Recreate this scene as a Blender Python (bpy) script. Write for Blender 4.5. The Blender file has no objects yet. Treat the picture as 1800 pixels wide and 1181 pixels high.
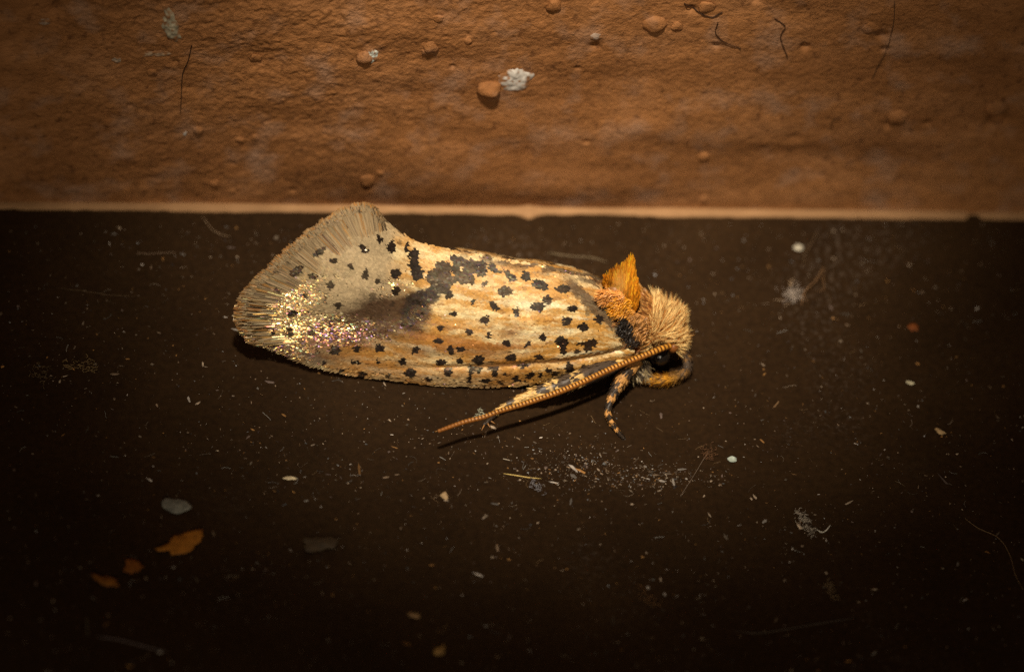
import bpy, math, random
import numpy as np
from mathutils import Matrix

# ------------------------------------------------------------------ camera
MM = 0.001                      # every length below is in millimetres; meshes are stored in metres
TH, PS = math.radians(48), math.radians(9)
DIST, FPX = 150.0, 10800.0      # camera to ledge (mm), focal length in photo pixels (72 px = 1 mm)
d = np.array([math.sin(PS) * math.cos(TH), math.cos(PS) * math.cos(TH), -math.sin(TH)])
r0 = np.cross(d, [0, 0, 1]); r0 /= np.linalg.norm(r0)
u0 = np.cross(r0, d)
rho = math.atan2(u0[0], r0[0]) + 0.0083
R = math.cos(rho) * r0 + math.sin(rho) * u0
U = np.cross(R, d)
CAM = np.array([0, -4.2, 0]) - DIST * d

sc = bpy.context.scene
COL = sc.collection
cam = bpy.data.cameras.new('camera')
cam.sensor_width = 36.0
cam.lens = 36.0 * FPX / 1800.0
cam.clip_start, cam.clip_end = 0.005, 5.0
cam.dof.use_dof = True
cam.dof.focus_distance = (DIST - 2.2) * MM
cam.dof.aperture_fstop = cam.lens / 4.4        # a 4.4 mm wide pupil
camo = bpy.data.objects.new('camera', cam)
camo.matrix_world = Matrix([[R[0], U[0], -d[0], CAM[0] * MM], [R[1], U[1], -d[1], CAM[1] * MM],
                            [R[2], U[2], -d[2], CAM[2] * MM], [0, 0, 0, 1]])
COL.objects.link(camo)
sc.camera = camo

# ------------------------------------------------------------------ world: night, almost no ambient light
w = bpy.data.worlds.new('World'); sc.world = w; w.use_nodes = True
w.node_tree.nodes['Background'].inputs[0].default_value = (1.0, 0.82, 0.62, 1)
w.node_tree.nodes['Background'].inputs[1].default_value = 0.012

# ------------------------------------------------------------------ the flash above the lens
def ray(px, py):
    px = np.asarray(px, float); py = np.asarray(py, float)
    return d * FPX + R * (px - 900)[..., None] + U * (590.5 - py)[..., None]
def onz(px, py, z=0.0):
    v = ray(px, py); return CAM + v * ((z - CAM[2]) / v[..., 2])[..., None]
AL = math.radians(24)
ldir = math.cos(AL) * (-d) + math.sin(AL) * U
ltar = onz(950, 450)
lpos = ltar + 125 * ldir
lamp = bpy.data.lights.new('flash', 'SPOT')
lamp.energy = 1.1
lamp.color = (1.0, 0.87, 0.68)
lamp.spot_size = math.radians(9.5)
lamp.spot_blend = 1.0
lamp.shadow_soft_size = 4.0 * MM
lo = bpy.data.objects.new('flash', lamp)
zz = ldir; xx = np.cross(U, zz); xx = R - zz * (R @ zz); xx /= np.linalg.norm(xx); yy = np.cross(zz, xx)
lo.matrix_world = Matrix([[xx[0] * 1.15, yy[0], zz[0], lpos[0] * MM], [xx[1] * 1.15, yy[1], zz[1], lpos[1] * MM],
                          [xx[2] * 1.15, yy[2], zz[2], lpos[2] * MM], [0, 0, 0, 1]])
COL.objects.link(lo)

# added fill lamp with no real source: broad and low, so it reaches the upright wall more than the ledge
dl = bpy.data.lights.new('wall_fill', 'AREA')
dl.shape = 'RECTANGLE'; dl.size, dl.size_y = 60 * MM, 25 * MM; dl.energy = .07; dl.color = (1.0, .84, .62)
dlo = bpy.data.objects.new('wall_fill', dl)
el_ = math.radians(24); ddir = np.array([-math.sin(PS) * math.cos(el_), -math.cos(PS) * math.cos(el_), math.sin(el_)])
dpos = np.array([0.5, -1, 3.0]) + 190 * ddir
zx = np.cross([0, 0, 1.], ddir); zx /= np.linalg.norm(zx); zy = np.cross(ddir, zx)
dlo.matrix_world = Matrix([[zx[k], zy[k], ddir[k], dpos[k] * MM] for k in range(3)] + [[0, 0, 0, 1]])
COL.objects.link(dlo)

sc.view_settings.view_transform = 'Standard'
sc.view_settings.look = 'None'
sc.view_settings.exposure = 0.0
sc.view_settings.gamma = 1.0
sc.render.engine = 'CYCLES'
sc.cycles.use_denoising = False        # the little noise left reads as film grain
sc.cycles.max_bounces = 6

# ------------------------------------------------------------------ helpers
rng = np.random.RandomState(7)
random.seed(7)
TAB = np.random.RandomState(3).rand(64, 64)
def lin(c):
    c = np.asarray(c, float) / 255.0
    return np.where(c <= 0.04045, c / 12.92, ((c + 0.055) / 1.055) ** 2.4)
def vnoise(x, y, s=0):
    x = np.asarray(x, float) + 13.7 * s; y = np.asarray(y, float) + 7.3 * s
    xi = np.floor(x).astype(int); yi = np.floor(y).astype(int)
    fx = x - xi; fy = y - yi
    fx = fx * fx * (3 - 2 * fx); fy = fy * fy * (3 - 2 * fy)
    h = lambda a, b: TAB[(a + 17 * ((b // 64) % 7)) % 64, b % 64]
    return (h(xi, yi) * (1 - fx) + h(xi + 1, yi) * fx) * (1 - fy) + (h(xi, yi + 1) * (1 - fx) + h(xi + 1, yi + 1) * fx) * fy
def fbm(x, y, s=0, o=4):
    v = 0; a = 0.5
    for k in range(o):
        v = v + a * vnoise(x * 2 ** k + 3.1 * k, y * 2 ** k + 5.7 * k, s + k); a *= 0.5
    return v
def sstep(a, b, x):
    t = np.clip((np.asarray(x, float) - a) / (b - a), 0, 1); return t * t * (3 - 2 * t)
def unit(v):
    v = np.asarray(v, float); return v / np.maximum(np.linalg.norm(v, axis=-1, keepdims=True), 1e-12)
def proj(p):
    v = np.asarray(p, float) - CAM; k = FPX / (v @ d)
    return 900 + (v @ R) * k, 590.5 - (v @ U) * k

def mesh_obj(name, verts, faces, mat, parent=None, cols=None, spec=None, gloss=None, smooth=False, origin=None):
    """verts in mm (world); origin = mm point that becomes the object's own origin when it has no parent"""
    verts = np.asarray(verts, float)
    o0 = np.zeros(3) if origin is None else np.asarray(origin, float)
    if parent is not None:
        o0 = np.array(parent.get('_o', (0, 0, 0)))
    me = bpy.data.meshes.new(name)
    me.from_pydata(((verts - o0) * MM).tolist(), [], [list(map(int, f)) for f in faces])
    if smooth:
        me.polygons.foreach_set('use_smooth', [True] * len(me.polygons))
    for nm, arr in (('Col', cols), ('Spec', spec)):
        if arr is not None:
            at = me.attributes.new(nm, 'FLOAT_COLOR', 'POINT')
            a4 = np.ones((len(verts), 4)); a4[:, :3] = arr
            at.data.foreach_set('color', a4.ravel())
    if gloss is not None:
        at = me.attributes.new('gloss', 'FLOAT', 'POINT')
        at.data.foreach_set('value', np.asarray(gloss, float).ravel())
    me.materials.append(mat)
    ob = bpy.data.objects.new(name, me)
    COL.objects.link(ob)
    if parent is not None:
        ob.parent = parent
        ob['_o'] = [float(x) for x in o0]
    else:
        ob.location = (o0 * MM).tolist()
        ob['_o'] = [float(x) for x in o0]
    return ob
def empty(name, at):
    o = bpy.data.objects.new(name, None); COL.objects.link(o)
    o.location = (np.asarray(at) * MM).tolist(); o.empty_display_size = 0.002
    o['_o'] = [float(x) for x in at]
    return o
def tag(o, label, cat, group=None):
    o['label'] = label; o['category'] = cat
    if group: o['group'] = group
    return o

def grid_faces(nu, nv, wrap=False):
    f = []
    for i in range(nu - 1):
        for j in range(nv if wrap else nv - 1):
            a = i * nv + j; b = i * nv + (j + 1) % nv
            f.append((a, b, b + nv, a + nv))
    return f
def frame_along(P):
    T = np.gradient(P, axis=0); T = unit(T)
    ref = np.array([0.31, 0.2, 0.93]); N = np.zeros_like(T); n = np.cross(T[0], ref)
    for i in range(len(T)):
        n = n - T[i] * (n @ T[i]); n = n / np.linalg.norm(n); N[i] = n
    return T, N, np.cross(T, N)
def tube(P, rad, seg=8):
    P = np.asarray(P, float); rad = np.broadcast_to(np.asarray(rad, float), (len(P),))
    T, N, B = frame_along(P)
    a = np.arange(seg) / seg * 2 * math.pi
    ring = P[:, None, :] + rad[:, None, None] * (np.cos(a)[None, :, None] * N[:, None, :] + np.sin(a)[None, :, None] * B[:, None, :])
    V = ring.reshape(-1, 3)
    F = grid_faces(len(P), seg, True)
    F.append(tuple(range(seg - 1, -1, -1))); F.append(tuple((len(P) - 1) * seg + k for k in range(seg)))
    return V, F
def resample(P, n):
    P = np.asarray(P, float)
    # Catmull-Rom through the points, then even spacing
    Q = np.vstack([2 * P[0] - P[1], P, 2 * P[-1] - P[-2]]); out = []
    for i in range(1, len(Q) - 2):
        for t in np.linspace(0, 1, 16, endpoint=False):
            a, b, c, e = Q[i - 1], Q[i], Q[i + 1], Q[i + 2]
            out.append(0.5 * (2 * b + (c - a) * t + (2 * a - 5 * b + 4 * c - e) * t * t + (3 * b - a - 3 * c + e) * t ** 3))
    out.append(P[-1]); out = np.array(out)
    s = np.r_[0, np.cumsum(np.linalg.norm(np.diff(out[:, :3], axis=0), axis=1))]
    q = np.linspace(0, s[-1], n)
    return np.stack([np.interp(q, s, out[:, k]) for k in range(out.shape[1])], axis=1)

def scales(C, T, N, L, W, lift=0.12, shape=0):
    """leaf-shaped wing scales: root C, direction T, surface normal N -> verts, faces (6 verts each)"""
    n = len(C); T = unit(T); N = unit(N - T * np.sum(N * T, axis=1, keepdims=True)); S = np.cross(N, T)
    L = np.broadcast_to(L, (n,)); W = np.broadcast_to(W, (n,)); lift = np.broadcast_to(lift, (n,))
    D = T * np.cos(lift)[:, None] + N * np.sin(lift)[:, None]
    if shape == 0:
        prof = [(0, -.32), (.55, -.5), (1, -.26), (1.04, .22), (.55, .5), (0, .32)]
    else:                                               # long fringe scale with a rounded, toothed end
        prof = [(0, -.3), (.8, -.5), (.97, -.34), (1.0, .3), (.8, .5), (0, .3)]
    V = np.stack([C + D * (L * a)[:, None] + S * (W * b)[:, None] for a, b in prof], axis=1)
    F = np.arange(n * 6).reshape(n, 6)
    return V.reshape(-1, 3), F
def hairs(C, D0, D1, L, rad, seg=4):
    """tapered three-sided hairs starting along D0 and bending towards D1"""
    n = len(C); D0 = unit(D0); D1 = unit(D1)
    L = np.broadcast_to(L, (n,)); rad = np.broadcast_to(rad, (n,))
    V = []; F = []
    p = C.copy(); pts = [p]
    for k in range(seg):
        dd = unit(D0 * (1 - (k + .5) / seg) + D1 * (k + .5) / seg)
        p = p + dd * (L / seg)[:, None]; pts.append(p)
    A = unit(np.cross(D0 + D1, rng.normal(size=(n, 3)))); B = unit(np.cross(D0 + D1, A))
    taper = [1.0, 1.0, .85, .6, .12] if seg == 4 else np.linspace(1, .15, seg + 1)
    for k in range(seg + 1):
        for j in range(3):
            a = j * 2 * math.pi / 3
            V.append(pts[k] + (A * math.cos(a) + B * math.sin(a)) * (rad * taper[k])[:, None])
    V = np.stack(V, axis=1)                                # n, 3*(seg+1), 3
    base = (np.arange(n) * 3 * (seg + 1))[:, None]
    fl = []
    for k in range(seg):
        for j in range(3):
            fl.append([3 * k + j, 3 * k + (j + 1) % 3, 3 * k + 3 + (j + 1) % 3, 3 * k + 3 + j])
    F = (base[:, :, None] + np.array(fl)[None]).reshape(-1, 4)
    return V.reshape(-1, 3), F, 3 * (seg + 1)

# ------------------------------------------------------------------ materials
def new_mat(name):
    m = bpy.data.materials.new(name); m.use_nodes = True
    nt = m.node_tree; return m, nt, nt.nodes['Principled BSDF']
def attr(nt, name):
    a = nt.nodes.new('ShaderNodeAttribute'); a.attribute_name = name; return a
def noise(nt, scale, detail=4, vec=None, rough=.55):
    t = nt.nodes.new('ShaderNodeTexNoise'); t.inputs['Scale'].default_value = scale
    t.inputs['Detail'].default_value = detail; t.inputs['Roughness'].default_value = rough
    if vec is not None: nt.links.new(vec, t.inputs['Vector'])
    return t
def coords(nt, scale=(1, 1, 1)):
    g = nt.nodes.new('ShaderNodeNewGeometry')
    mp = nt.nodes.new('ShaderNodeMapping'); mp.inputs['Scale'].default_value = scale
    nt.links.new(g.outputs['Position'], mp.inputs['Vector']); return mp.outputs[0]
def ramp(nt, fac, stops):
    r = nt.nodes.new('ShaderNodeValToRGB'); e = r.color_ramp.elements
    while len(e) < len(stops): e.new(.5)
    for k, (p, c) in enumerate(stops):
        e[k].position = p; e[k].color = (*c, 1)
    nt.links.new(fac, r.inputs[0]); return r.outputs[0]
def mul(nt, a, b, fac=1.0):
    m = nt.nodes.new('ShaderNodeMix'); m.data_type = 'RGBA'; m.blend_type = 'MULTIPLY'; m.inputs[0].default_value = fac
    nt.links.new(a, m.inputs[6]); nt.links.new(b, m.inputs[7]); return m.outputs[2]
def bump(nt, h, dist, strength=1.0):
    b = nt.nodes.new('ShaderNodeBump'); b.inputs['Strength'].default_value = strength
    b.inputs['Distance'].default_value = dist; nt.links.new(h, b.inputs['Height']); return b.outputs[0]

def vcol_mat(name, rough=.6, spec=.3, nscale=0.0, namt=.25):
    m, nt, p = new_mat(name)
    c = attr(nt, 'Col').outputs['Color']
    if nscale:
        n = noise(nt, nscale, 3, coords(nt))
        c = mul(nt, c, ramp(nt, n.outputs[0], [(.25, (1 - namt,) * 3), (.75, (1 + namt,) * 3)]))
    nt.links.new(c, p.inputs['Base Color'])
    p.inputs['Roughness'].default_value = rough; p.inputs['Specular IOR Level'].default_value = spec
    return m
M = {}
M['hair'] = vcol_mat('hair_scales', .45, .4)
M['solid'] = vcol_mat('debris', .7, .25, 9000, .3)
M['antenna'] = vcol_mat('antenna', .4, .45)
# wing scales: pigment plus a shiny coloured film whose strength differs from scale to scale
m, nt, p = new_mat('wing_scales')
nt.links.new(attr(nt, 'Col').outputs['Color'], p.inputs['Base Color'])
p.inputs['Roughness'].default_value = .5; p.inputs['Specular IOR Level'].default_value = .3
g = nt.nodes.new('ShaderNodeBsdfAnisotropic'); g.inputs['Roughness'].default_value = .36
nt.links.new(attr(nt, 'Spec').outputs['Color'], g.inputs['Color'])
mx = nt.nodes.new('ShaderNodeMixShader')
nt.links.new(attr(nt, 'gloss').outputs['Fac'], mx.inputs[0])
nt.links.new(p.outputs[0], mx.inputs[1]); nt.links.new(g.outputs[0], mx.inputs[2])
nt.links.new(mx.outputs[0], nt.nodes['Material Output'].inputs['Surface'])
M['scales'] = m
m, nt, p = new_mat('eye'); p.inputs['Base Color'].default_value = (.012, .009, .007, 1); p.inputs['Roughness'].default_value = .18
v = nt.nodes.new('ShaderNodeTexVoronoi'); v.inputs['Scale'].default_value = 26000; nt.links.new(coords(nt), v.inputs['Vector'])
nt.links.new(bump(nt, v.outputs[0], 8e-6, .5), p.inputs['Normal']); M['eye'] = m
# painted terracotta wall
m, nt, p = new_mat('terracotta_render')
c1 = coords(nt, (1, 1, 2.2))
n1 = noise(nt, 420, 6, c1); n2 = noise(nt, 2600, 6, coords(nt)); n3 = noise(nt, 140, 3, c1)
base = ramp(nt, n1.outputs[0], [(.25, (.235, .098, .029)), (.5, (.315, .138, .046)), (.78, (.40, .19, .077))])
base = mul(nt, base, ramp(nt, n2.outputs[0], [(.2, (.72, .70, .68)), (.6, (1.08, 1.06, 1.05))]))
base = mul(nt, base, ramp(nt, n3.outputs[0], [(.3, (.68, .64, .60)), (.7, (1.12, 1.12, 1.15))]))
chalk = noise(nt, 900, 5, coords(nt)); cm = nt.nodes.new('ShaderNodeMix'); cm.data_type = 'RGBA'
cf = ramp(nt, chalk.outputs[0], [(.52, (0, 0, 0)), (.78, (.6, .6, .6))])
nt.links.new(cf, cm.inputs[0]); nt.links.new(base, cm.inputs[6]); cm.inputs[7].default_value = (.36, .235, .17, 1)
nt.links.new(cm.outputs[2], p.inputs['Base Color'])
p.inputs['Roughness'].default_value = .75; p.inputs['Specular IOR Level'].default_value = .25
nf = noise(nt, 9000, 6, coords(nt), .65)
ng = noise(nt, 26000, 4, coords(nt), .6)
sp_ = ramp(nt, noise(nt, 5200, 3, coords(nt)).outputs[0], [(.30, (.62, .58, .55)), (.40, (1, 1, 1))])
nt.links.new(mul(nt, cm.outputs[2], sp_), p.inputs['Base Color'])
b2 = nt.nodes.new('ShaderNodeBump'); b2.inputs['Strength'].default_value = .6; b2.inputs['Distance'].default_value = 3.0e-5
nt.links.new(ng.outputs[0], b2.inputs['Height']); nt.links.new(bump(nt, nf.outputs[0], 7e-5, .75), b2.inputs['Normal'])
nt.links.new(b2.outputs[0], p.inputs['Normal']); M['wall'] = m
m, nt, p = new_mat('pale_lip')
n1 = noise(nt, 900, 5, coords(nt)); nt.links.new(ramp(nt, n1.outputs[0], [(.3, (.25, .13, .052)), (.7, (.36, .195, .085))]), p.inputs['Base Color'])
p.inputs['Roughness'].default_value = .8; M['lip'] = m
# dark satin ledge
m, nt, p = new_mat('dark_brown_ledge')
n1 = noise(nt, 300, 5, coords(nt)); n2 = noise(nt, 6000, 4, coords(nt))
base = ramp(nt, n1.outputs[0], [(.3, (.0190, .0093, .0034)), (.7, (.0300, .0152, .0058))])
base = mul(nt, base, ramp(nt, n2.outputs[0], [(.3, (.75, .75, .75)), (.7, (1.25, 1.25, 1.25))]))
ha = noise(nt, 170, 2, coords(nt)); hb = noise(nt, 7000, 5, coords(nt), .7)
hm = nt.nodes.new('ShaderNodeMath'); hm.operation = 'MULTIPLY'
nt.links.new(ramp(nt, ha.outputs[0], [(.56, (0, 0, 0)), (.72, (1, 1, 1))]), hm.inputs[0]); nt.links.new(ramp(nt, hb.outputs[0], [(.52, (0, 0, 0)), (.68, (.5, .5, .5))]), hm.inputs[1])
hx_ = nt.nodes.new('ShaderNodeMix'); hx_.data_type = 'RGBA'; nt.links.new(hm.outputs[0], hx_.inputs[0]); nt.links.new(base, hx_.inputs[6]); hx_.inputs[7].default_value = (.17, .13, .10, 1)
nt.links.new(hx_.outputs[2], p.inputs['Base Color']); p.inputs['Roughness'].default_value = .5; p.inputs['Specular IOR Level'].default_value = .12
nt.links.new(bump(nt, noise(nt, 12000, 4, coords(nt)).outputs[0], 1.2e-5, .5), p.inputs['Normal']); M['ledge'] = m

# ------------------------------------------------------------------ ledge
xs = [-70, 70]
lv = []
def box(x0, x1, y0, y1, z0, z1):
    v = [(x, y, z) for x in (x0, x1) for y in (y0, y1) for z in (z0, z1)]
    return v, [(0, 1, 3, 2), (4, 6, 7, 5), (0, 4, 5, 1), (2, 3, 7, 6), (0, 2, 6, 4), (1, 5, 7, 3)]
v, f = box(-70, 70, -45, 3, -6, 0)
o = mesh_obj('ledge', v, f, M['ledge']); o['kind'] = 'structure'

# ------------------------------------------------------------------ wall
def onwall(px, py, y=0.0):
    v = ray(px, py); return CAM + v * ((y - CAM[1]) / v[..., 1])[..., None]
PITS = [(1045, 80, 9, .10), (1015, 118, 6, .08), (1030, 243, 6, .08), (515, 333, 6, .08), (1752, 212, 15, .22), (100, 18, 14, .12),
        (310, 110, 5, .06), (1215, 20, 8, .12), (1330, 5, 10, .15), (1260, 82, 7, .1), (1415, 85, 9, .12),
        (1550, 66, 10, .12), (1555, 88, 6, .12), (60, 168, 7, .07), (228, 183, 5, .06), (795, 115, 5, .07), (1560, 218, 10, .06), (1630, 216, 8, .1),
        (1395, 243, 14, .06), (213, 60, 4, .05), (120, 200, 5, .06), (860, 172, 12, .05)]
PITW = [(onwall(a, b), s / 72.0, h) for a, b, s, h in PITS]
def wall_y(x, z):
    """height of the rough surface towards the camera (mm, positive = out of the wall)"""
    h = 0.42 * (fbm(x / 7.0 + z / 16.0, z / 2.2, 1, 3) - .45)
    h = h + 0.07 * (fbm((x * .9 + z * .45) / 1.5, (z * .9 - x * .2) / .95, 2, 4) - .45)
    rough = 0.35 + 0.65 * sstep(-1.5, -9, x - z * .6) + .25 * sstep(3, 7, z)
    h = h + 0.06 * rough * (fbm((x * .8 + z * .6) / .2, (z * .8 - x * .6) / .17, 5, 4) - .45) + .04 * rough * (fbm((x * .6 - z * .8) / .09, (z * .6 + x * .8) / .085, 6, 2) - .38)
    for c, s, dp in PITW:
        q = ((x - c[0]) ** 2 + ((z - c[2]) * 1.1) ** 2) / (s * s)
        h = h - dp * np.exp(-q)
    return h * sstep(-.1, .7, z)
X = np.concatenate([np.linspace(-45, -14.5, 60), np.linspace(-14.4, 14.8, 900), np.linspace(15, 45, 60)])
Z = np.concatenate([np.linspace(-.15, 9.5, 330), np.linspace(9.6, 30, 60)])
GX, GZ = np.meshgrid(X, Z, indexing='ij')
GY = -wall_y(GX, GZ)
V = np.stack([GX, GY, GZ], axis=-1).reshape(-1, 3)
wall = mesh_obj('wall', V, grid_faces(len(X), len(Z)), M['wall'], smooth=True); wall['kind'] = 'structure'
# rounded bead of render where the wall meets the ledge
bx = np.linspace(-45, 45, 1500); a = np.linspace(math.radians(-20), math.radians(112), 12)
rr = .15 * (1 + .7 * (fbm(bx / 1.6, bx * 0 + 2, 21, 5) - .45) + .35 * (fbm(bx / .22, bx * 0 + 5, 23, 3) - .45))
rr = rr + .10 * np.exp(-((bx - onz(930, 372)[0]) / .22) ** 2) + .04 * np.exp(-((bx - onz(650, 366)[0]) / .5) ** 2)
gap = np.exp(-((bx - onz(1712, 385)[0]) / .16) ** 4)
rr = rr * (1 - .75 * gap)
VV = []
for i in range(len(bx)):
    for t in a:
        VV.append((bx[i], -(rr[i] * 1.35) * math.cos(t) * 1.0 + .02, rr[i] * .55 * math.sin(t) + .02))
mesh_obj('lip', VV, grid_faces(len(bx), len(a)), M['lip'], wall, smooth=True)

def lump(n=3, seed=0, rough=.25):
    import bmesh
    bm = bmesh.new(); bmesh.ops.create_icosphere(bm, subdivisions=n, radius=1.0)
    v = np.array([q.co[:] for q in bm.verts]); f = [[q.index for q in fc.verts] for fc in bm.faces]; bm.free()
    h = fbm(v[:, 0] * 1.3 + seed * 3.1 + 20, v[:, 1] * 1.3 + v[:, 2] * 1.7 + 20, seed, 4) - .45
    return v * (1 + rough * 2.2 * h)[:, None], f
# grains and lumps caught in the render (pixel, half width, half height, stand-off)
LUMPS = [(858, 152, 21, 18, 1.0), (640, 98, 14, 12, .8), (757, 78, 13, 11, .8), (748, 88, 8, 7, .7), (1152, 46, 20, 16, .8), (1190, 48, 10, 8, .6), (1243, 16, 15, 11, .6),
         (348, 228, 10, 8, .8), (422, 246, 8, 6, .7), (448, 241, 7, 5, .7), (645, 312, 13, 12, .45), (668, 298, 7, 5, .6), (378, 319, 9, 7, .8), (1238, 350, 10, 9, .5), (1236, 275, 12, 9, .6),
         (1578, 205, 17, 13, .5), (1752, 188, 18, 15, .6), (974, 10, 13, 13, .7), (770, 30, 10, 7, .6), (822, 68, 7, 7, .6), (268, 127, 10, 7, .6), (450, 102, 11, 8, .5),
         (215, 60, 8, 7, .4), (1530, 52, 14, 10, .4)]
for k, (px, py, hw, hh, so) in enumerate(LUMPS):
    v, f = lump(3, k, .3); v = v * (1 + .10 * np.sin(v[:, [2, 0, 1]] * 3.1 + k * 1.7))
    c = onwall(px, py); yy_ = -wall_y(np.array([c[0]]), np.array([c[2]]))[0]
    v = v * np.array([hw / 72, .62 * so * min(hw, hh) / 72 * 1.3, hh / 72 * 1.25]) + np.array([c[0], yy_ - .02 * so * hh / 72, c[2]])
    mesh_obj('grit_lump', v, f, M['wall'], wall, smooth=True)
# pale scars where the paint has come away
def scar(px, py, hw, hh, ang, col, seed, thick=.05):
    c = onwall(px, py); n1_, n2_ = 14, 56
    vs = []; cs = []
    for i in range(n1_):
        for j in range(n2_):
            t = j / n2_ * 2 * math.pi; r = (i + .001) / (n1_ - 1)
            e = 1 + .9 * (fbm(np.cos(t) * 2.2 + seed + 9, np.sin(t) * 2.2 + 9, seed, 5) - .45)
            x = r * e * math.cos(t) * hw / 72; z = r * e * math.sin(t) * hh / 72 * 1.45
            x, z = x * math.cos(ang) - z * math.sin(ang), x * math.sin(ang) + z * math.cos(ang)
            X_, Z_ = c[0] + x, c[2] + z
            edge = thick * (1 - r ** 3) + .05 * (fbm(X_ / .12, Z_ / .12, seed, 3) - .45) * (1 - r ** 4)
            vs.append((X_, -wall_y(np.array([X_]), np.array([Z_]))[0] - edge + .012 * (r > .98), Z_))
            mt = float(sstep(.36, .56, fbm(X_ / .09 + 40, Z_ / .09 + 40, seed + 4, 4) + .12 - .22 * r ** 2)); cs.append(col * mt + np.array([.22, .10, .04]) * (1 - mt))
    return mesh_obj('pale_scar', vs, grid_faces(n1_, n2_, True), M['solid'], wall, np.array(cs), smooth=True)
scar(905, 135, 29, 19, .5, lin((178, 172, 165)), 1)
scar(653, 95, 11, 12, 0, lin((200, 205, 196)), 2)
scar(301, 48, 15, 30, .25, lin((150, 140, 118)), 3, .03)
scar(275, 96, 24, 5, .1, lin((150, 125, 100)), 5, .02)
scar(205, 107, 8, 5, .1, lin((150, 130, 110)), 6, .02)
scar(80, 43, 10, 6, .1, lin((140, 118, 100)), 7, .02)
scar(1048, 62, 10, 6, .1, lin((150, 130, 115)), 8, .03)
scar(325, 234, 4, 4, 0, lin((235, 235, 230)), 9, .03)
scar(1533, 54, 9, 6, .3, lin((150, 130, 100)), 10, .03)

def wall_thread(pts, r, col, label):
    q = resample(np.array(pts, float), 40); P_ = onwall(q[:, 0], q[:, 1]); P_[:, 1] = -wall_y(P_[:, 0], P_[:, 2]) - .03
    V, F = tube(P_, r, 5)
    return tag(mesh_obj('thread', V, F, M['solid'], None, np.broadcast_to(lin(col), V.shape), origin=P_[0]), label, 'thread')
wall_thread([(337, 78), (331, 105), (321, 130), (319, 160), (317, 195)], .012, (46, 28, 16), 'thin dark hair hanging on the wall below the pale smear')
wall_thread([(1203, 8), (1225, 22), (1250, 32), (1270, 24)], .014, (52, 32, 18), 'dark looped thread stuck on the upper wall')
wall_thread([(1262, 40), (1258, 58), (1275, 74), (1302, 84)], .013, (56, 34, 18), 'dark curl of thread below the looped one on the wall')
wall_thread([(1362, 35), (1380, 48), (1372, 66), (1384, 100)], .013, (56, 34, 18), 'dark crooked thread on the wall beside the curls')
wall_thread([(1572, 2), (1571, 38), (1560, 85), (1547, 110), (1534, 135)], .008, (36, 26, 18), 'long dark hair hanging down the wall')
wall_thread([(1480, 205), (1466, 208), (1460, 218), (1464, 226)], .008, (48, 30, 18), 'tiny hooked hair on the bare wall')
# ------------------------------------------------------------------ the moth
MY0, MB = -4.2, .15                       # the moth's upright middle plane: y + MB * x = MY0
nmid = np.array([MB, 1, 0.])
def onmid(px, py, off=0.0):
    v = ray(px, py); return CAM + v * ((MY0 + off - CAM @ nmid) / (v @ nmid))[..., None]
def depth_of(p): return (p - CAM) @ d
def at_depth(px, py, dep):
    v = ray(px, py); return CAM + v * (np.asarray(dep) / FPX)[..., None]
moth = empty('moth', onz(820, 640))
tag(moth, 'small cream and ochre moth with black spots and an orange tuft, resting on the ledge', 'moth')

BOT = np.array([(380, 600), (412, 602), (450, 606), (490, 620), (540, 640), (600, 655), (680, 668), (760, 677), (850, 681), (930, 678), (1000, 662), (1060, 646), (1115, 628), (1140, 622)], float)
TOP = np.array([(380, 320), (500, 335), (600, 350), (642, 362), (665, 378), (690, 403), (740, 428), (800, 441), (900, 458), (960, 468), (1020, 482), (1060, 498), (1085, 530), (1115, 590), (1140, 615)], float)
def smooth_interp(x, K):
    x = np.asarray(x, float); s = 0
    for o_ in (-14, -7, 0, 7, 14): s = s + np.interp(x + o_, K[:, 0], K[:, 1])
    return s / 5
def ZB(x): return np.interp(x, [380, 430, 520, 640, 760, 900, 1000, 1060, 1120], [1.0, .75, .38, .16, .10, .12, .40, .62, .8])
def wing_t(px, py):
    b = smooth_interp(px, BOT); t = smooth_interp(px, TOP)
    return (py - b) / np.minimum(t - b, -8)
FUR = np.array([(600, 648), (640, 648), (760, 645), (850, 643), (907, 640), (1000, 633), (1060, 622), (1106, 611), (1140, 606)], float)
def wing_depth(px, py):
    px = np.asarray(px, float); py = np.asarray(py, float)
    b = smooth_interp(px, BOT); t = smooth_interp(px, TOP)
    db = depth_of(onz(px, b, ZB(px))); dt = depth_of(onmid(px, np.minimum(t, b - 8)))
    # past the shoulder the wing root lies along the body instead of the middle plane
    dt = dt - .55 * sstep(1050, 1120, px)
    q = np.clip(wing_t(px, py), -.1, 1.1)
    bul = np.interp(px, [400, 520, 700, 1000, 1120], [.15, .28, .50, .55, .3])
    dep = db + (dt - db) * q - bul * np.sin(math.pi * np.clip(q, 0, 1)) ** .8
    # furrow behind the costa, veins, and the shallow valley before the flared tail
    yf = np.interp(px, FUR[:, 0], FUR[:, 1])
    dep = dep + .10 * np.exp(-((py - yf) / 4.5) ** 2) * sstep(640, 900, px)
    dep = dep - .05 * np.exp(-((py - yf - 14) / 9) ** 2) * sstep(640, 850, px)
    dep = dep + .035 * (vnoise(px / 90, q * 13, 31) - .5) + .02 * (vnoise(px / 40, q * 26, 32) - .5)
    val = 545 + (740 - px) * .17
    dep = dep + .10 * np.exp(-((py - val) / 30) ** 2) * sstep(780, 700, px) * sstep(430, 560, px)
    return dep
def wing_P(px, py, lift=0.0): return at_depth(px, py, wing_depth(px, py) - lift)
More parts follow.
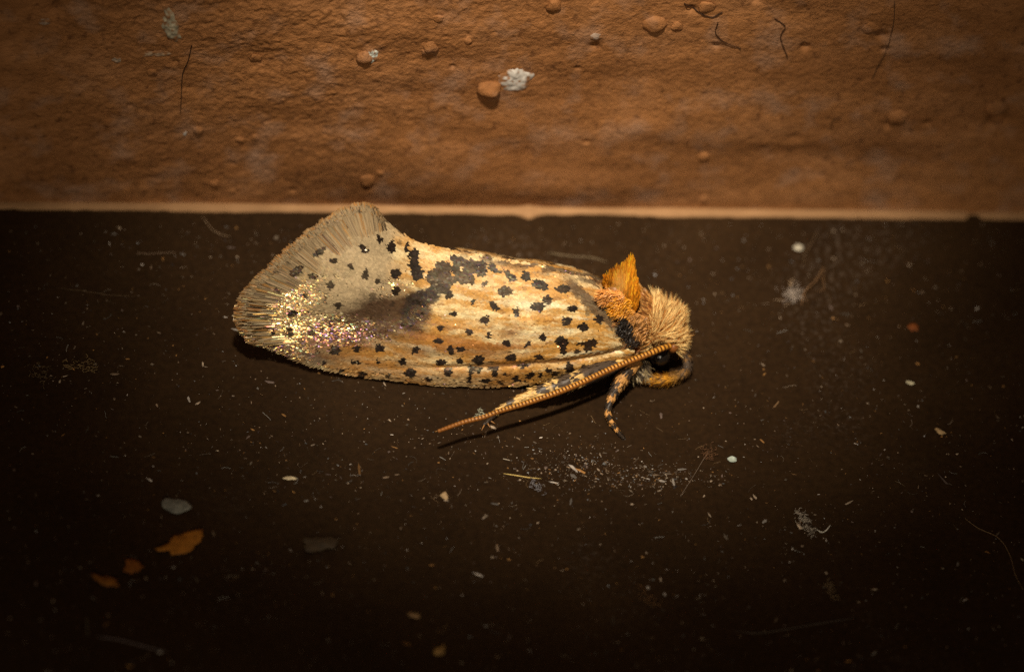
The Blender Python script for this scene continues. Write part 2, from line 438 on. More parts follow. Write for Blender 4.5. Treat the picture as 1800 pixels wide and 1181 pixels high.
def wing_frame(px, py, ang):
    """position, flow tangent (photo direction ang) and outward normal on the wing"""
    e = 2.0; P0 = wing_P(px, py)
    Tx = (wing_P(px + e, py) - wing_P(px - e, py)) / (2 * e); Ty = (wing_P(px, py + e) - wing_P(px, py - e)) / (2 * e)
    N = unit(np.cross(Tx, Ty)); N = np.where((N @ d)[:, None] > 0, -N, N)
    T = unit(Tx * np.cos(ang)[:, None] + Ty * np.sin(ang)[:, None])
    return P0, T, N, np.linalg.norm(Tx * np.cos(ang)[:, None] + Ty * np.sin(ang)[:, None], axis=1)

# spots read off the photograph: x, y, half length, half height, tilt (deg), darkness
SP = [(564, 444, 15, 8, -35, 1), (524, 477, 16, 9, -30, 1), (590, 459, 8, 5, 15, 1), (622, 470, 5, 4, 0, .8), (640, 437, 5, 4, 0, 1), (647, 444, 7, 5, -20, 1), (670, 424, 4, 7, 0, 1),
      (692, 438, 7, 11, -10, 1), (706, 429, 3, 5, 0, .5), (694, 426, 3, 3, 0, .9), (719, 438, 4, 9, 10, 1), (731, 450, 10, 11, 0, 1), (731, 466, 9, 8, 0, 1), (738, 482, 11, 14, 0, 1), (700, 483, 9, 8, 0, 1),
      (648, 485, 6, 9, 0, .8), (553, 487, 6, 6, 0, .9), (586, 502, 6, 7, 0, .7), (489, 511, 8, 5, 30, .8), (539, 520, 7, 5, 0, .9), (700, 513, 7, 7, 0, 1), (668, 498, 4, 4, 0, .8), (660, 524, 6, 8, 0, .6),
      (575, 528, 5, 4, 0, .6), (599, 536, 7, 6, 0, .8), (694, 536, 5, 4, 0, .6), (482, 545, 7, 5, 0, 1), (518, 551, 8, 6, -20, 1), (482, 584, 6, 6, 0, 1), (513, 584, 6, 8, 0, 1), (549, 584, 7, 5, 0, .9),
      (784, 471, 15, 11, 0, .85), (769, 488, 17, 14, 0, .85), (787, 494, 15, 19, 0, .85), (793, 517, 8, 10, 0, .95), (813, 461, 14, 10, 20, 1), (835, 470, 17, 13, 0, .85), (850, 473, 11, 14, 0, 1),
      (819, 488, 15, 12, 0, .85), (799, 453, 5, 4, 0, 1), (833, 494, 8, 8, 0, .8), (870, 470, 7, 8, 0, 1), (880, 477, 11, 4, 15, 1), (897, 483, 8, 5, 35, 1), (904, 490, 8, 7, 0, 1), (929, 487, 8, 10, -20, 1),
      (893, 513, 12, 9, 0, .85), (837, 527, 4, 4, 0, 1), (836, 534, 4, 4, 0, 1), (868, 534, 6, 4, 0, 1), (877, 542, 7, 6, 20, 1), (913, 545, 6, 4, 0, 1), (913, 553, 5, 4, 0, 1), (804, 552, 8, 5, -10, 1), (857, 563, 10, 7, -10, 1),
      (857, 499, 4, 6, 0, .8), (672, 613, 9, 7, 10, 1), (686, 594, 3, 3, 0, .6), (735, 616, 8, 5, -40, 1), (780, 577, 6, 5, -30, 1), (830, 584, 5, 6, -30, 1), (776, 599, 8, 6, 0, 1), (863, 589, 4, 6, 0, 1),
      (896, 603, 8, 6, 30, 1), (933, 603, 7, 4, -25, 1), (797, 615, 5, 7, -20, 1), (814, 613, 9, 5, 0, 1), (670, 637, 4, 4, 0, 1), (711, 636, 8, 6, 0, 1), (780, 636, 10, 6, 0, 1), (813, 634, 5, 5, 0, 1), (845, 632, 11, 8, 0, 1),
      (904, 628, 10, 6, -15, 1), (926, 642, 12, 5, -5, 1), (840, 648, 14, 6, 10, .95), (726, 655, 10, 7, 0, 1), (792, 653, 7, 8, 0, 1), (870, 645, 9, 6, 0, 1), (874, 656, 5, 6, 0, 1), (759, 667, 6, 4, 0, .9), (857, 669, 10, 4, 0, 1),
      (831, 664, 4, 11, 10, 1), (643, 657, 6, 6, 0, 1), (687, 660, 8, 3, -25, .7), (894, 657, 5, 3, 0, .9), (912, 665, 7, 5, -20, 1), (882, 671, 4, 4, 0, .8), (594, 614, 9, 7, 0, 1), (632, 613, 7, 6, 25, 1), (575, 635, 6, 4, 0, 1),
      (629, 635, 10, 4, 0, 1), (642, 657, 8, 6, 0, 1), (605, 650, 4, 4, 0, .9), (954, 502, 15, 8, 18, 1), (968, 528, 9, 8, 0, .9), (951, 540, 12, 9, 0, .9), (1012, 542, 8, 6, 0, 1), (1037, 551, 5, 6, 0, .6),
      (1001, 564, 9, 8, 0, 1), (1030, 575, 9, 7, 20, 1), (1057, 563, 8, 7, 30, 1), (994, 509, 14, 7, 5, .9), (959, 592, 7, 8, 0, 1), (991, 600, 11, 10, 0, 1), (996, 614, 7, 7, 0, 1), (1044, 604, 11, 8, -20, .95), (1028, 603, 9, 3, 0, .9),
      (1037, 612, 9, 5, 0, .9), (1018, 616, 6, 3, 0, .9), (952, 626, 8, 5, 0, 1), (970, 650, 5, 5, 0, 1), (955, 657, 4, 4, 0, 1), (936, 659, 9, 6, -30, 1), (981, 655, 6, 4, 0, .9), (1006, 646, 8, 9, 0, 1), (1034, 643, 9, 5, -10, 1),
      (926, 668, 6, 3, 0, 1), (854, 679, 4, 3, 0, .8)]
SP = np.array(SP + [(776, 506, 15, 11, 20, .95), (763, 515, 16, 9, -20, .95), (752, 524, 20, 11, -35, 1), (806, 474, 9, 8, 0, .95), (802, 492, 8, 7, 0, .8), (738, 540, 18, 12, -45, .9), (724, 556, 14, 11, -30, .85)], float)
def wing_colour(px, py):
    n = len(px); q = wing_t(px, py)
    cream = lin((240, 218, 168)); pale = lin((238, 226, 190)); ochre = lin((200, 146, 72)); rust = lin((168, 104, 46))
    grey = lin((166, 145, 114)); brown = lin((74, 50, 34)); black = lin((38, 28, 22))
    s1 = fbm(px / 70 + 3, q * 15, 3, 4); s2 = fbm(px / 34, q * 34 + 8, 4, 3)
    s3 = fbm(px / 16, q * 60 + 5, 44, 3)
    k = sstep(.28, .54, s1 * .42 + s2 * .33 + s3 * .25)
    c = cream[None] * (1 - k)[:, None] + ochre[None] * k[:, None]
    k2 = sstep(.53, .72, fbm(px / 95 + 11, q * 20 + 3, 6, 3)) * .8
    c = c * (1 - k2)[:, None] + pale[None] * k2[:, None]
    k6 = sstep(.56, .70, fbm(px / 38 + 5, q * 70, 45, 3)) * .6
    c = c * (1 - k6)[:, None] + lin((140, 92, 46))[None] * k6[:, None]
    # warmer, browner band between middle and costa
    k3 = np.exp(-((py - (604 + (px - 760) * .04)) / 34) ** 2) * sstep(1000, 900, px) * (.25 + .75 * sstep(.35, .6, fbm(px / 60 + 7, q * 24, 8, 3)))
    c = c * (1 - .75 * k3)[:, None] + rust[None] * (.75 * k3)[:, None]
    k4 = np.exp(-(((px - 903) / 22) ** 2 + ((py - 582) / 13) ** 2)) + .9 * np.exp(-(((px - 860) / 45) ** 2 + ((py - 616) / 9) ** 2)) + .8 * np.exp(-(((px - 750) / 45) ** 2 + ((py - 618) / 12) ** 2))
    k4 = np.clip(k4 * (.4 + 1.1 * fbm(px / 20, q * 30, 14, 3)), 0, 1) * .8
    c = c * (1 - k4)[:, None] + lin((126, 78, 36))[None] * k4[:, None]
    kt0 = sstep(.55, .95, q) * sstep(680, 740, px)
    c = c * (1 - .3 * kt0)[:, None] + lin((206, 154, 98))[None] * (.3 * kt0)[:, None]
    # costal strip, duller
    kc = sstep(.16, .10, q) * sstep(560, 640, px) * sstep(960, 880, px)
    c = c * (1 - .5 * kc)[:, None] + lin((170, 116, 66))[None] * (.5 * kc)[:, None]
    # grey flared tail
    val = 548 + (740 - px) * .17
    kt = sstep(735, 670, px + (fbm(px / 30, py / 30, 15, 3) - .45) * 60) * sstep(18, -14, py - val - 20)
    gv = grey[None] * (1.05 + .7 * fbm(px / 26, py / 26, 16, 4))[:, None]
    c = c * (1 - kt)[:, None] + gv * kt[:, None]
    kd = sstep(640, 480, px); c = c * (1 - .75 * kd)[:, None] + (lin((150, 126, 88)) * 1.0)[None] * (.75 * kd)[:, None]
    # dark cloud running from the big blotch towards the tail
    wcl = np.interp(px, [440, 540, 640, 740, 800], [8, 18, 34, 32, 16])
    kb = np.exp(-((py - val - np.interp(px, [500, 640], [16, 2])) / wcl) ** 2) * sstep(775, 735, px) * sstep(460, 600, px) * (.35 + 1.3 * fbm(px / 26, py / 13, 17, 4))
    kb = np.clip(kb * np.interp(px, [540, 660, 740], [1.3, 2.0, 2.3]), 0, .95)
    c = c * (1 - kb)[:, None] + brown[None] * kb[:, None]
    kp = np.clip(np.exp(-((py - 621 + (540 - px) * .2) / 17) ** 2) * sstep(430, 470, px) * sstep(640, 560, px) * (.5 + 1.1 * fbm(px / 18, py / 10, 91, 3)), 0, 1) * .92
    c = c * (1 - kp)[:, None] + lin((80, 56, 52))[None] * kp[:, None]
    kk = np.exp(-(((px - 752) / 30) ** 2 + ((py - 522) / 13) ** 2)) + np.exp(-(((px - 733) / 28) ** 2 + ((py - 548) / 18) ** 2)) + .8 * np.exp(-(((px - 720) / 15) ** 2 + ((py - 572) / 9) ** 2))
    kk = sstep(.30, .62, kk * (.55 + 1.0 * fbm(px / 14, py / 12, 18, 3)))
    dk = black[None] * (1 + 1.2 * fbm(px / 7, py / 7, 19, 2))[:, None]
    c = c * (1 - kk)[:, None] + dk * kk[:, None]
    # mottled dark edge along the ridge and the grey band before the shoulder
    ty = smooth_interp(px, TOP)
    kr = sstep(24, 4, py - ty) * sstep(790, 850, px) * sstep(.42, .56, fbm(px / 16 + (py - ty) / 9, (py - ty) / 9, 20, 3) + .06 * sstep(18, 4, py - ty))
    c = c * (1 - .85 * kr)[:, None] + lin((66, 52, 44))[None] * (.85 * kr)[:, None]
    ax, ay, bx_, by = 985, 478, 1094, 584
    tt = np.clip(((px - ax) * (bx_ - ax) + (py - ay) * (by - ay)) / ((bx_ - ax) ** 2 + (by - ay) ** 2), 0, 1)
    dist = np.hypot(px - ax - tt * (bx_ - ax), py - ay - tt * (by - ay))
    kq = sstep(13, 7, dist + 14 * (fbm(px / 10, py / 10, 22, 3) - .45)) * sstep(0, .25, tt)
    c = c * (1 - .85 * kq)[:, None] + (lin((78, 64, 54))[None] * (.6 + .9 * fbm(px / 6, py / 6, 23, 2))[:, None]) * (.85 * kq)[:, None]
    # shade of the furrow, painted into the scale colour
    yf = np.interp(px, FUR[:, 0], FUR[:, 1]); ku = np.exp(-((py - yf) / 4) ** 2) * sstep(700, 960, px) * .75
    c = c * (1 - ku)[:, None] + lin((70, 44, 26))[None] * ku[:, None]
    # the spots
    dark = np.zeros(n)
    jx = px + 5 * (fbm(px / 7, py / 7, 25, 2) - .38); jy = py + 5 * (fbm(px / 7 + 9, py / 7, 26, 2) - .38)
    for x, y, a_, b_, an, st in SP:
        an = math.radians(an); dx, dy = jx - x, jy - y
        u_ = (dx * math.cos(an) + dy * math.sin(an)) / (a_ + .1); v_ = (-dx * math.sin(an) + dy * math.cos(an)) / (b_ + .1)
        dark = np.maximum(dark, (1 - .3 * (1 - st)) * (u_ * u_ + v_ * v_ < 1.0) * (st > .65 - .0) + (st <= .65) * .6 * (u_ * u_ + v_ * v_ < 1.0))
    sc_ = black[None] * (.7 + .9 * rng.rand(n) ** 2)[:, None]
    c = c * (1 - dark)[:, None] + sc_ * dark[:, None]
    return c, dark
TERM_O = np.array([(446, 607), (432, 600), (418, 582), (410, 562), (409, 543), (420, 518), (445, 489), (470, 465), (505, 432), (535, 405), (565, 383), (592, 367), (620, 358), (642, 355), (658, 364), (667, 379), (675, 390)], float)
TERM_I = np.array([(512, 604), (500, 592), (488, 578), (482, 563), (482, 548), (492, 530), (510, 516), (533, 499), (560, 476), (586, 454), (608, 438), (626, 428), (641, 420), (654, 415), (664, 411), (672, 408), (680, 404)], float)
def inside(px, py, poly):
    r = np.zeros(len(px), bool); j = len(poly) - 1
    for i in range(len(poly)):
        xi, yi = poly[i]; xj, yj = poly[j]
        r ^= ((yi > py) != (yj > py)) & (px < (xj - xi) * (py - yi) / (yj - yi + 1e-9) + xi); j = i
    return r
edge_b = [(x, float(smooth_interp(x, BOT))) for x in range(450, 1118, 6)]
edge_t = [(x, float(smooth_interp(x, TOP))) for x in range(1116, 676, -6)]
term_m = TERM_I * .55 + TERM_O * .45
poly = np.array(edge_b + edge_t + [tuple(q) for q in term_m[::-1]])
mid_of = lambda p: p - 2 * ((p @ nmid - MY0) / (nmid @ nmid))[..., None] * nmid       # mirror over the middle plane

# membrane under the scales
cols_x = np.linspace(440, 1117, 120); rows = np.linspace(0, 1, 22)
low, upp = [], []
for x in cols_x:
    ys = []
    for i in range(len(poly)):
        (x1, y1), (x2, y2) = poly[i], poly[(i + 1) % len(poly)]
        if (x1 - x) * (x2 - x) <= 0 and x1 != x2: ys.append(y1 + (y2 - y1) * (x - x1) / (x2 - x1))
    low.append(max(ys) if ys else 560); upp.append(min(ys) if ys else 560)
low, upp = np.array(low), np.array(upp)
MX = np.repeat(cols_x[:, None], len(rows), 1); MYp = low[:, None] + (upp - low)[:, None] * rows[None]
MV = wing_P(MX.ravel(), MYp.ravel(), -.03)
mc = np.broadcast_to(lin((120, 84, 46)), MV.shape)
MF = grid_faces(len(cols_x), len(rows))

# scales
gx, gy = np.meshgrid(np.arange(436, 1120, 3.5), np.arange(350, 690, 2.9), indexing='ij')
gx = gx + 1.75 * (np.arange(gx.shape[1])[None] % 2)
px = (gx + rng.uniform(-1.2, 1.2, gx.shape)).ravel(); py = (gy + rng.uniform(-.9, .9, gx.shape)).ravel()
def gloss_of(px, py):
    G = lambda x, y, a_, b_: np.exp(-(((px - x) / a_) ** 2 + ((py - y) / b_) ** 2))
    v = 1.0 * G(492, 560, 62, 46) + .95 * G(535, 515, 34, 18) + .6 * G(585, 575, 70, 24) + .8 * G(690, 505, 38, 17) + .4 * G(640, 590, 70, 18) + .35 * G(730, 552, 25, 18) + .3 * G(520, 612, 50, 14) + .4 * G(590, 485, 26, 10) + .8 * G(440, 570, 40, 46)
    v = v * sstep(.25, .52, fbm(px / 17, py / 11, 95, 3) + .22 * v)
    return np.clip(v, 0, 1)
ex_, ey_ = rng.uniform(436, 780, 16000), rng.uniform(460, 640, 16000)
ke = rng.rand(16000) < gloss_of(ex_, ey_) * .8
px, py = np.r_[px, ex_[ke]], np.r_[py, ey_[ke]]
k = inside(px, py, poly); px, py = px[k], py[k]
def flow(px, py):
    """photo angle in which the scales point (towards the tail, fanning out at its end)"""
    b0 = smooth_interp(px + 12, BOT); t0 = smooth_interp(px + 12, TOP); b1 = smooth_interp(px - 12, BOT); t1 = smooth_interp(px - 12, TOP)
    q = np.clip(wing_t(px, py), 0, 1); dy = (b1 + (t1 - b1) * q) - (b0 + (t0 - b0) * q)
    ang = np.arctan2(np.clip(dy, -14, 14), -24.0)
    fan = np.arctan2(py - 545, px - 760); wf = sstep(700, 560, px)
    dd = (fan - ang + math.pi) % (2 * math.pi) - math.pi
    return ang + wf * dd * .9
edge_w = sstep(.0, .06, wing_t(px, py))
ang = flow(px, py) + rng.normal(0, .13, len(px)) * (.25 + .75 * edge_w)
P0, T, N, mmpp = wing_frame(px, py, ang)
def irid(n, px, py):
    pal = lin(np.array([(250, 222, 160), (246, 196, 110), (240, 168, 110), (226, 226, 150), (216, 140, 150), (176, 140, 196), (250, 236, 200), (170, 206, 160)]))
    pr = np.array([.26, .24, .16, .1, .07, .03, .1, .04])
    pick = rng.choice(len(pal), n, p=pr)
    pink = rng.rand(n) < .5 * np.exp(-((py - 595) / 26) ** 2) * sstep(520, 580, px)
    pick = np.where(pink, rng.choice([4, 5, 2], n), pick)
    return pal[pick]
cl, dark = wing_colour(px, py)
cl = cl * rng.uniform(.80, 1.16, len(px))[:, None] * np.array([.87, .885, .87])
gl = gloss_of(px, py)
costal = np.exp(-((wing_t(px, py) - .02) / .02) ** 2) * (rng.rand(len(px)) < .22)
ridge = sstep(7, 2, py - smooth_interp(px, TOP)) * sstep(820, 860, px) * (rng.rand(len(px)) < .35)
gl = np.clip(gl * (rng.rand(len(px)) < .85) * rng.uniform(.4, 1.05, len(px)) * (1 - .75 * dark) + .45 * costal + .5 * ridge + .05 + .45 * (rng.rand(len(px)) < .015), 0, .9) * .8
tilt = .10 + gl * .30
Nn = unit(N + rng.normal(0, 1, N.shape) * (.05 + .20 * gl)[:, None])
L = rng.uniform(6.2, 8.4, len(px)) * mmpp; W = rng.uniform(3.8, 5.2, len(px)) * mmpp.mean() * (.45 + .55 * edge_w)
H = unit(unit(lpos - P0) + unit(CAM - P0))        # shiny scales stand at many angles, turned midway between lamp and camera to force glints
shiny = (gl > .12)[:, None]
wh = np.clip(gl * 1.5, 0, .95)[:, None]
Ng = unit(N * (1 - wh) + H * wh + rng.normal(0, .15, N.shape))
W = W * np.where(gl > .15, .58, 1); L = L * np.where(gl > .15, .55, 1)
Nn = np.where(shiny, Ng, Nn); T = np.where(shiny, unit(T - Nn * np.sum(T * Nn, axis=1, keepdims=True)), T)
V, F = scales(P0 + N * .010, T, Nn, L, W, lift=.07 + rng.uniform(0, .08, len(px)))
rep = lambda a_, k_: np.repeat(a_, k_, axis=0)
SV, SF, SC, SS, SG = V, F, rep(cl, 6), rep(irid(len(px), px, py), 6), rep(gl, 6)

# fringe: several layers of long scales fanning out of the termen
n = 5600
u_ = np.sort(rng.rand(n)); lay = rng.randint(0, 4, n)
si = np.linspace(0, 1, len(TERM_O))
O = np.stack([np.interp(u_, si, TERM_O[:, k_]) for k_ in (0, 1)], 1); I = np.stack([np.interp(u_, si, TERM_I[:, k_] * .72 + TERM_O[:, k_] * .28) for k_ in (0, 1)], 1)
lob = .90 + .06 * (vnoise(u_ * 55, u_ * 0 + 3, 41) > .42) + .05 * vnoise(u_ * 23, u_ * 0, 42)
a0 = np.array([-.02, .1, .25, .45])[lay] + rng.uniform(-.45, .15, n)
for t_ in np.linspace(-.2, .75, 20):
    Xs = I + (O - I) * t_
    for x, y, a_, b_, an, st in SP[:40]:
        an = math.radians(an); dx, dy = Xs[:, 0] - x, Xs[:, 1] - y
        hit = ((dx * math.cos(an) + dy * math.sin(an)) / a_) ** 2 + ((-dx * math.sin(an) + dy * math.cos(an)) / b_) ** 2 < 1.1
        a0 = np.where(hit, np.maximum(a0, t_ + .03), a0); a1 = np.maximum(np.array([.62, .74, .88, 1.0])[lay], np.minimum(a0 + .3, 1)) * lob + rng.uniform(-.03, .02, n)
q0 = I + (O - I) * a0[:, None] + rng.normal(0, 1.0, (n, 2)); q1 = I + (O - I) * a1[:, None] + rng.normal(0, .8, (n, 2))
A = wing_P(q0[:, 0], q0[:, 1], .008 + .004 * (3 - lay)); Bq = wing_P(q1[:, 0], q1[:, 1], .02 + .02 * (3 - lay) + rng.uniform(0, .03, n))
fp = rng.uniform(.0, 1, n)
_, _, FN, _ = wing_frame(q0[:, 0], q0[:, 1], np.zeros(n))
FT = Bq - A
fgl = np.clip(gloss_of(q1[:, 0], q1[:, 1]) * 1.5, 0, 1)
Hf = unit(unit(lpos - A) + unit(CAM - A)); wf_ = (fgl * .95)[:, None]  # fringe scales tilted the same way to force glints
FN = unit(FN * (1 - wf_) + Hf * wf_ + rng.normal(0, .2, FN.shape))
FT = FT - FN * np.sum(FT * FN, axis=1, keepdims=True) * wf_
V, F = scales(A, FT, FN, np.linalg.norm(FT, axis=1), rng.uniform(1.5, 2.7, n) / 72, lift=0.0, shape=1)
fcol = lin((158, 136, 104))[None] * rng.uniform(.60, 1.12, n)[:, None]
warm = (rng.rand(n) < .12) | ((lay == 3) & (rng.rand(n) < .25))
fcol = np.where(warm[:, None], lin((168, 124, 72))[None] * rng.uniform(.7, 1.1, n)[:, None], fcol)
drk = rng.rand(n) < np.interp(u_, [0, .5, .8, 1], [.04, .07, .10, .4])
fcol = np.where(drk[:, None], lin((62, 50, 38))[None] * rng.uniform(.7, 1.3, n)[:, None], fcol)
tipc = np.ones((n, 6, 3)); tipc[:, 2:4] *= np.where((lay == 3)[:, None, None], np.array([.95, .78, .58]), .9)
FCo = (fcol[:, None, :] * tipc).reshape(-1, 3)
fg = fgl * rng.uniform(0, 1, n) ** 1.6 * .75 + .04
pal = irid(n, q1[:, 0], q1[:, 1])
FrV, FrF, FrC, FrS, FrG = V, F, FCo, rep(pal, 6), rep(np.clip(fg, 0, .8), 6)

def build_wing(mirror):
    def mv(p):
        if not mirror: return p
        X_, _ = proj(p)                               # towards the tail the two wings close upon each other
        k_ = sstep(600, 800, X_)[:, None]
        far = mid_of(p); far[:, 2] -= .38 * np.minimum(np.abs(p @ nmid - MY0) / .5, 1) + .03
        return p + (far - p) * k_ + (d * .12 + np.array([.1, .04, -.05])) * (1 - k_)
    w_ = mesh_obj('forewing', mv(MV), MF, M['hair'], moth, mc, smooth=True)
    w_['label'] = 'forewing on the far side, hidden behind the ridge' if mirror else 'cream forewing with rows of black spots and a grey flared tail'
    s_ = mesh_obj('wing_scales', mv(SV), SF, M['scales'], w_, SC, SS, SG); s_['kind'] = 'stuff'
    f_ = mesh_obj('fringe', mv(FrV), FrF, M['scales'], w_, FrC, FrS, FrG); f_['kind'] = 'stuff'
build_wing(False); build_wing(True)

# body: head, thorax and abdomen in one skin
mdir = unit(np.array([1, -MB, 0])); side = unit(np.array([-MB, -1, 0]))
mp = lambda x, z, s=0.0: np.array([x, MY0 - MB * x, z]) + side * s
ST = np.array([(-2.9, .95, .08), (-2.6, .98, .32), (-1.6, 1.05, .58), (-.4, 1.08, .66), (.8, 1.12, .70), (1.7, 1.18, .78), (2.3, 1.2, .84), (2.75, 1.14, .82), (3.1, 1.0, .70), (3.35, .9, .58), (3.55, .84, .57), (3.75, .79, .53), (3.92, .74, .40), (4.02, .70, .2), (4.05, .69, .04)])
STR = resample(ST, 60)
def body_surf(s, a):
    i = np.linspace(0, 1, len(STR)); x = np.interp(s, i, STR[:, 0]); z = np.interp(s, i, STR[:, 1]); r = np.interp(s, i, STR[:, 2])
    c = np.stack([x, MY0 - MB * x, z], -1)
    rd = np.cos(a)[..., None] * side + np.sin(a)[..., None] * np.array([0, 0, 1.])
    return c + rd * r[..., None], rd, x
sg, ag = np.meshgrid(np.linspace(0, 1, 60), np.linspace(0, 2 * math.pi, 28, endpoint=False), indexing='ij')
BV, _, bxs = body_surf(sg.ravel(), ag.ravel())
bc = np.where((bxs > 3.3)[:, None], lin((150, 108, 60)), lin((120, 82, 46)))
body = mesh_obj('body', BV, grid_faces(60, 28, True), M['hair'], moth, bc, smooth=True)
# fur of thorax and head
def fur(n, smin, smax, fn, name):
    s = rng.uniform(smin, smax, n); a_ = rng.uniform(-.9, math.pi + .9, n)
    P_, nd, x = body_surf(s, a_)
    return fn(P_, nd, x, a_)
allV, allF, allC = [], [], []; off = 0
def add(V, F, Cc):
    global off
    allV.append(V); allF.append(F + off); allC.append(Cc); off += len(V)
def s_at(x): return np.interp(x, STR[:, 0], np.linspace(0, 1, len(STR)))
EYE_PX = (1163, 628)
def thorax(P_, nd, x, a_):
    n = len(P_); D0 = nd * .75 - mdir * .35 + rng.normal(0, .22, P_.shape); D1 = nd * .1 - mdir * 1.0 + rng.normal(0, .25, P_.shape)
    V, F, k_ = hairs(P_, D0, D1, rng.uniform(.18, .34, n), rng.uniform(.010, .017, n))
    c = lin((196, 142, 78))[None] * rng.uniform(.6, 1.25, n)[:, None]
    c = np.where((rng.rand(n) < .25)[:, None], lin((150, 92, 48))[None] * rng.uniform(.7, 1.2, n)[:, None], c)
    add(V, F, rep(c, k_))
fur(2200, s_at(2.35), s_at(3.35), thorax, 't')
def headf(P_, nd, x, a_):
    n = len(P_); X_, Y_ = proj(P_)
    keep = np.hypot((X_ - EYE_PX[0]) / 30, (Y_ - EYE_PX[1]) / 24) > 1.0
    keep |= (nd @ side) < 0
    P_, nd, x = P_[keep], nd[keep], x[keep]; n = len(P_)
    X_, Y_ = proj(P_); fan = np.stack([X_ - 1148, 612 - Y_], 1); fan = fan / (np.linalg.norm(fan, axis=1, keepdims=True) + 4)
    rad3 = R * fan[:, :1] + U * fan[:, 1:]
    swirl = np.stack([vnoise(X_ / 14, Y_ / 14, 61), vnoise(X_ / 14, Y_ / 14, 62), vnoise(X_ / 14, Y_ / 14, 63)], 1) - .5
    D0 = nd * .75 + rad3 * .45 + swirl * .6 + rng.normal(0, .14, P_.shape); D1 = nd * .25 + rad3 * .8 + swirl * 1.3 + rng.normal(0, .22, P_.shape) + np.array([0, 0, .15])
    ln = np.interp(nd[:, 2], [-1, 0, 1], [.14, .30, .40]) * rng.uniform(.6, 1.25, n)
    V, F, k_ = hairs(P_, D0, D1, ln, rng.uniform(.007, .012, n))
    c = lin((255, 218, 146))[None] * rng.uniform(.62, 1.15, n)[:, None]
    c = np.where((rng.rand(n) < .22)[:, None], lin((190, 128, 60))[None] * rng.uniform(.7, 1.2, n)[:, None], c)
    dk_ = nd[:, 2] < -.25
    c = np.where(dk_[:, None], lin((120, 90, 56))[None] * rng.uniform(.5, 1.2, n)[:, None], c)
    add(V, F, rep(c, k_))
fur(2600, s_at(3.25), s_at(4.04), headf, 'h')
fo = mesh_obj('body_hair', np.vstack(allV), np.vstack(allF), M['hair'], body, np.vstack(allC)); fo['kind'] = 'stuff'

# eye
hx = onz(*EYE_PX, .78)
ev, ef = lump(4, 0, 0.0)
ec = mp(3.72, .80, .42)
ex, ey = proj(ec)
eye = mesh_obj('eye', at_depth(np.array(1160.), np.array(624.), depth_of(ec)) + ev * .26, ef, M['eye'], body, smooth=True)

# scale patches made of short scales over any list of pixel points
def patch(pxy, dep, ang, L, W, cols, lift=.2, nrm=None):
    n = len(pxy); P_ = at_depth(pxy[:, 0], pxy[:, 1], dep)
    T_ = R * np.cos(ang)[:, None] - U * np.sin(ang)[:, None]
    N_ = np.broadcast_to(-d * .8 + np.array([0, 0, .5]), P_.shape) + rng.normal(0, .2, P_.shape)
    return scales(P_, T_ + rng.normal(0, .08, P_.shape), N_, L, W, lift=lift)

# orange thoracic tuft: a solid horn with two flanks, covered with fanning scales
TIP = (1110, 450)
t_out = np.array([(1057, 500), (1061, 484), (1074, 472), (1083, 467), (1096, 461), (1103, 453), (1110, 449), (1115, 456), (1117, 469), (1119, 482), (1122, 494), (1125, 507), (1125, 522), (1121, 540), (1113, 553)], float)
t_base = np.array([(1070, 512), (1076, 520), (1081, 526), (1086, 531), (1090, 536), (1094, 541), (1097, 545), (1100, 548), (1103, 551), (1105, 553), (1107, 555), (1109, 556), (1110, 557), (1111, 557), (1111, 557)], float)
dmid = lambda q, off_=0.0: depth_of(onmid(q[..., 0], q[..., 1], off_))
# flank bulges towards the camera along a keel that runs from base to tip
def tuft_depth(q):
    base = dmid(q, -.18); kx = np.interp(q[..., 1], [449, 500, 557], [1111, 1112, 1112])
    return base - .30 * np.exp(-((q[..., 0] - kx + 6) / 16) ** 2) * sstep(449, 520, q[..., 1]) - .25 * sstep(480, 560, q[..., 1])
g1 = np.linspace(0, 1, 14)
TQ = t_base[:, None, :] + (t_out - t_base)[:, None, :] * (g1 * .7)[None, :, None]
front = at_depth(TQ[..., 0], TQ[..., 1], tuft_depth(TQ)).reshape(-1, 3); back = front + d * .22 + np.array([0, .15, 0])
nf_ = grid_faces(len(t_out), 14); nb = len(front)
TF = nf_ + [tuple(i + nb for i in f_[::-1]) for f_ in nf_]
rim = [i * 14 + 13 for i in range(len(t_out))]; TF += [(rim[i], rim[i + 1], rim[i + 1] + nb, rim[i] + nb) for i in range(len(rim) - 1)]
tuft = mesh_obj('tuft', np.vstack([front, back]), TF, M['hair'], moth, np.broadcast_to(lin((196, 110, 14)), (2 * nb, 3)), smooth=True)
tuft['label'] = 'bright orange pointed tuft on the back'
n = 3000; uu = rng.rand(n); r_ = rng.rand(n) ** .8
sO = np.linspace(0, 1, len(t_out)); ev_ = lambda K, q: np.stack([np.interp(q, sO, K[:, k_]) for k_ in (0, 1)], 1)
Qb = ev_(t_base, uu); Qo = ev_(t_out, uu)
st = r_ * .78; en = np.minimum(st + rng.uniform(.2, .34, n), 1.0 + rng.uniform(-.12, .10, n))
qa = Qb + (Qo - Qb) * st[:, None]; qb = Qb + (Qo - Qb) * en[:, None]
PA = at_depth(qa[:, 0], qa[:, 1], tuft_depth(qa) - .015); PB = at_depth(qb[:, 0], qb[:, 1], tuft_depth(qb) - .04 - rng.uniform(0, .09, n))
nn = unit(-d + np.array([0, 0, .3]))[None] + rng.normal(0, .4, (n, 3))
V, F = scales(PA, PB - PA, nn, np.linalg.norm(PB - PA, axis=1), rng.uniform(1.1, 2.1, n) / 72, 0.0, 1)
tc = np.array([1.0, .40, .022])[None] * (rng.uniform(.45, 1.35, n) * (.45 + 1.0 * vnoise(uu * 30, r_ * 3, 71)))[:, None]
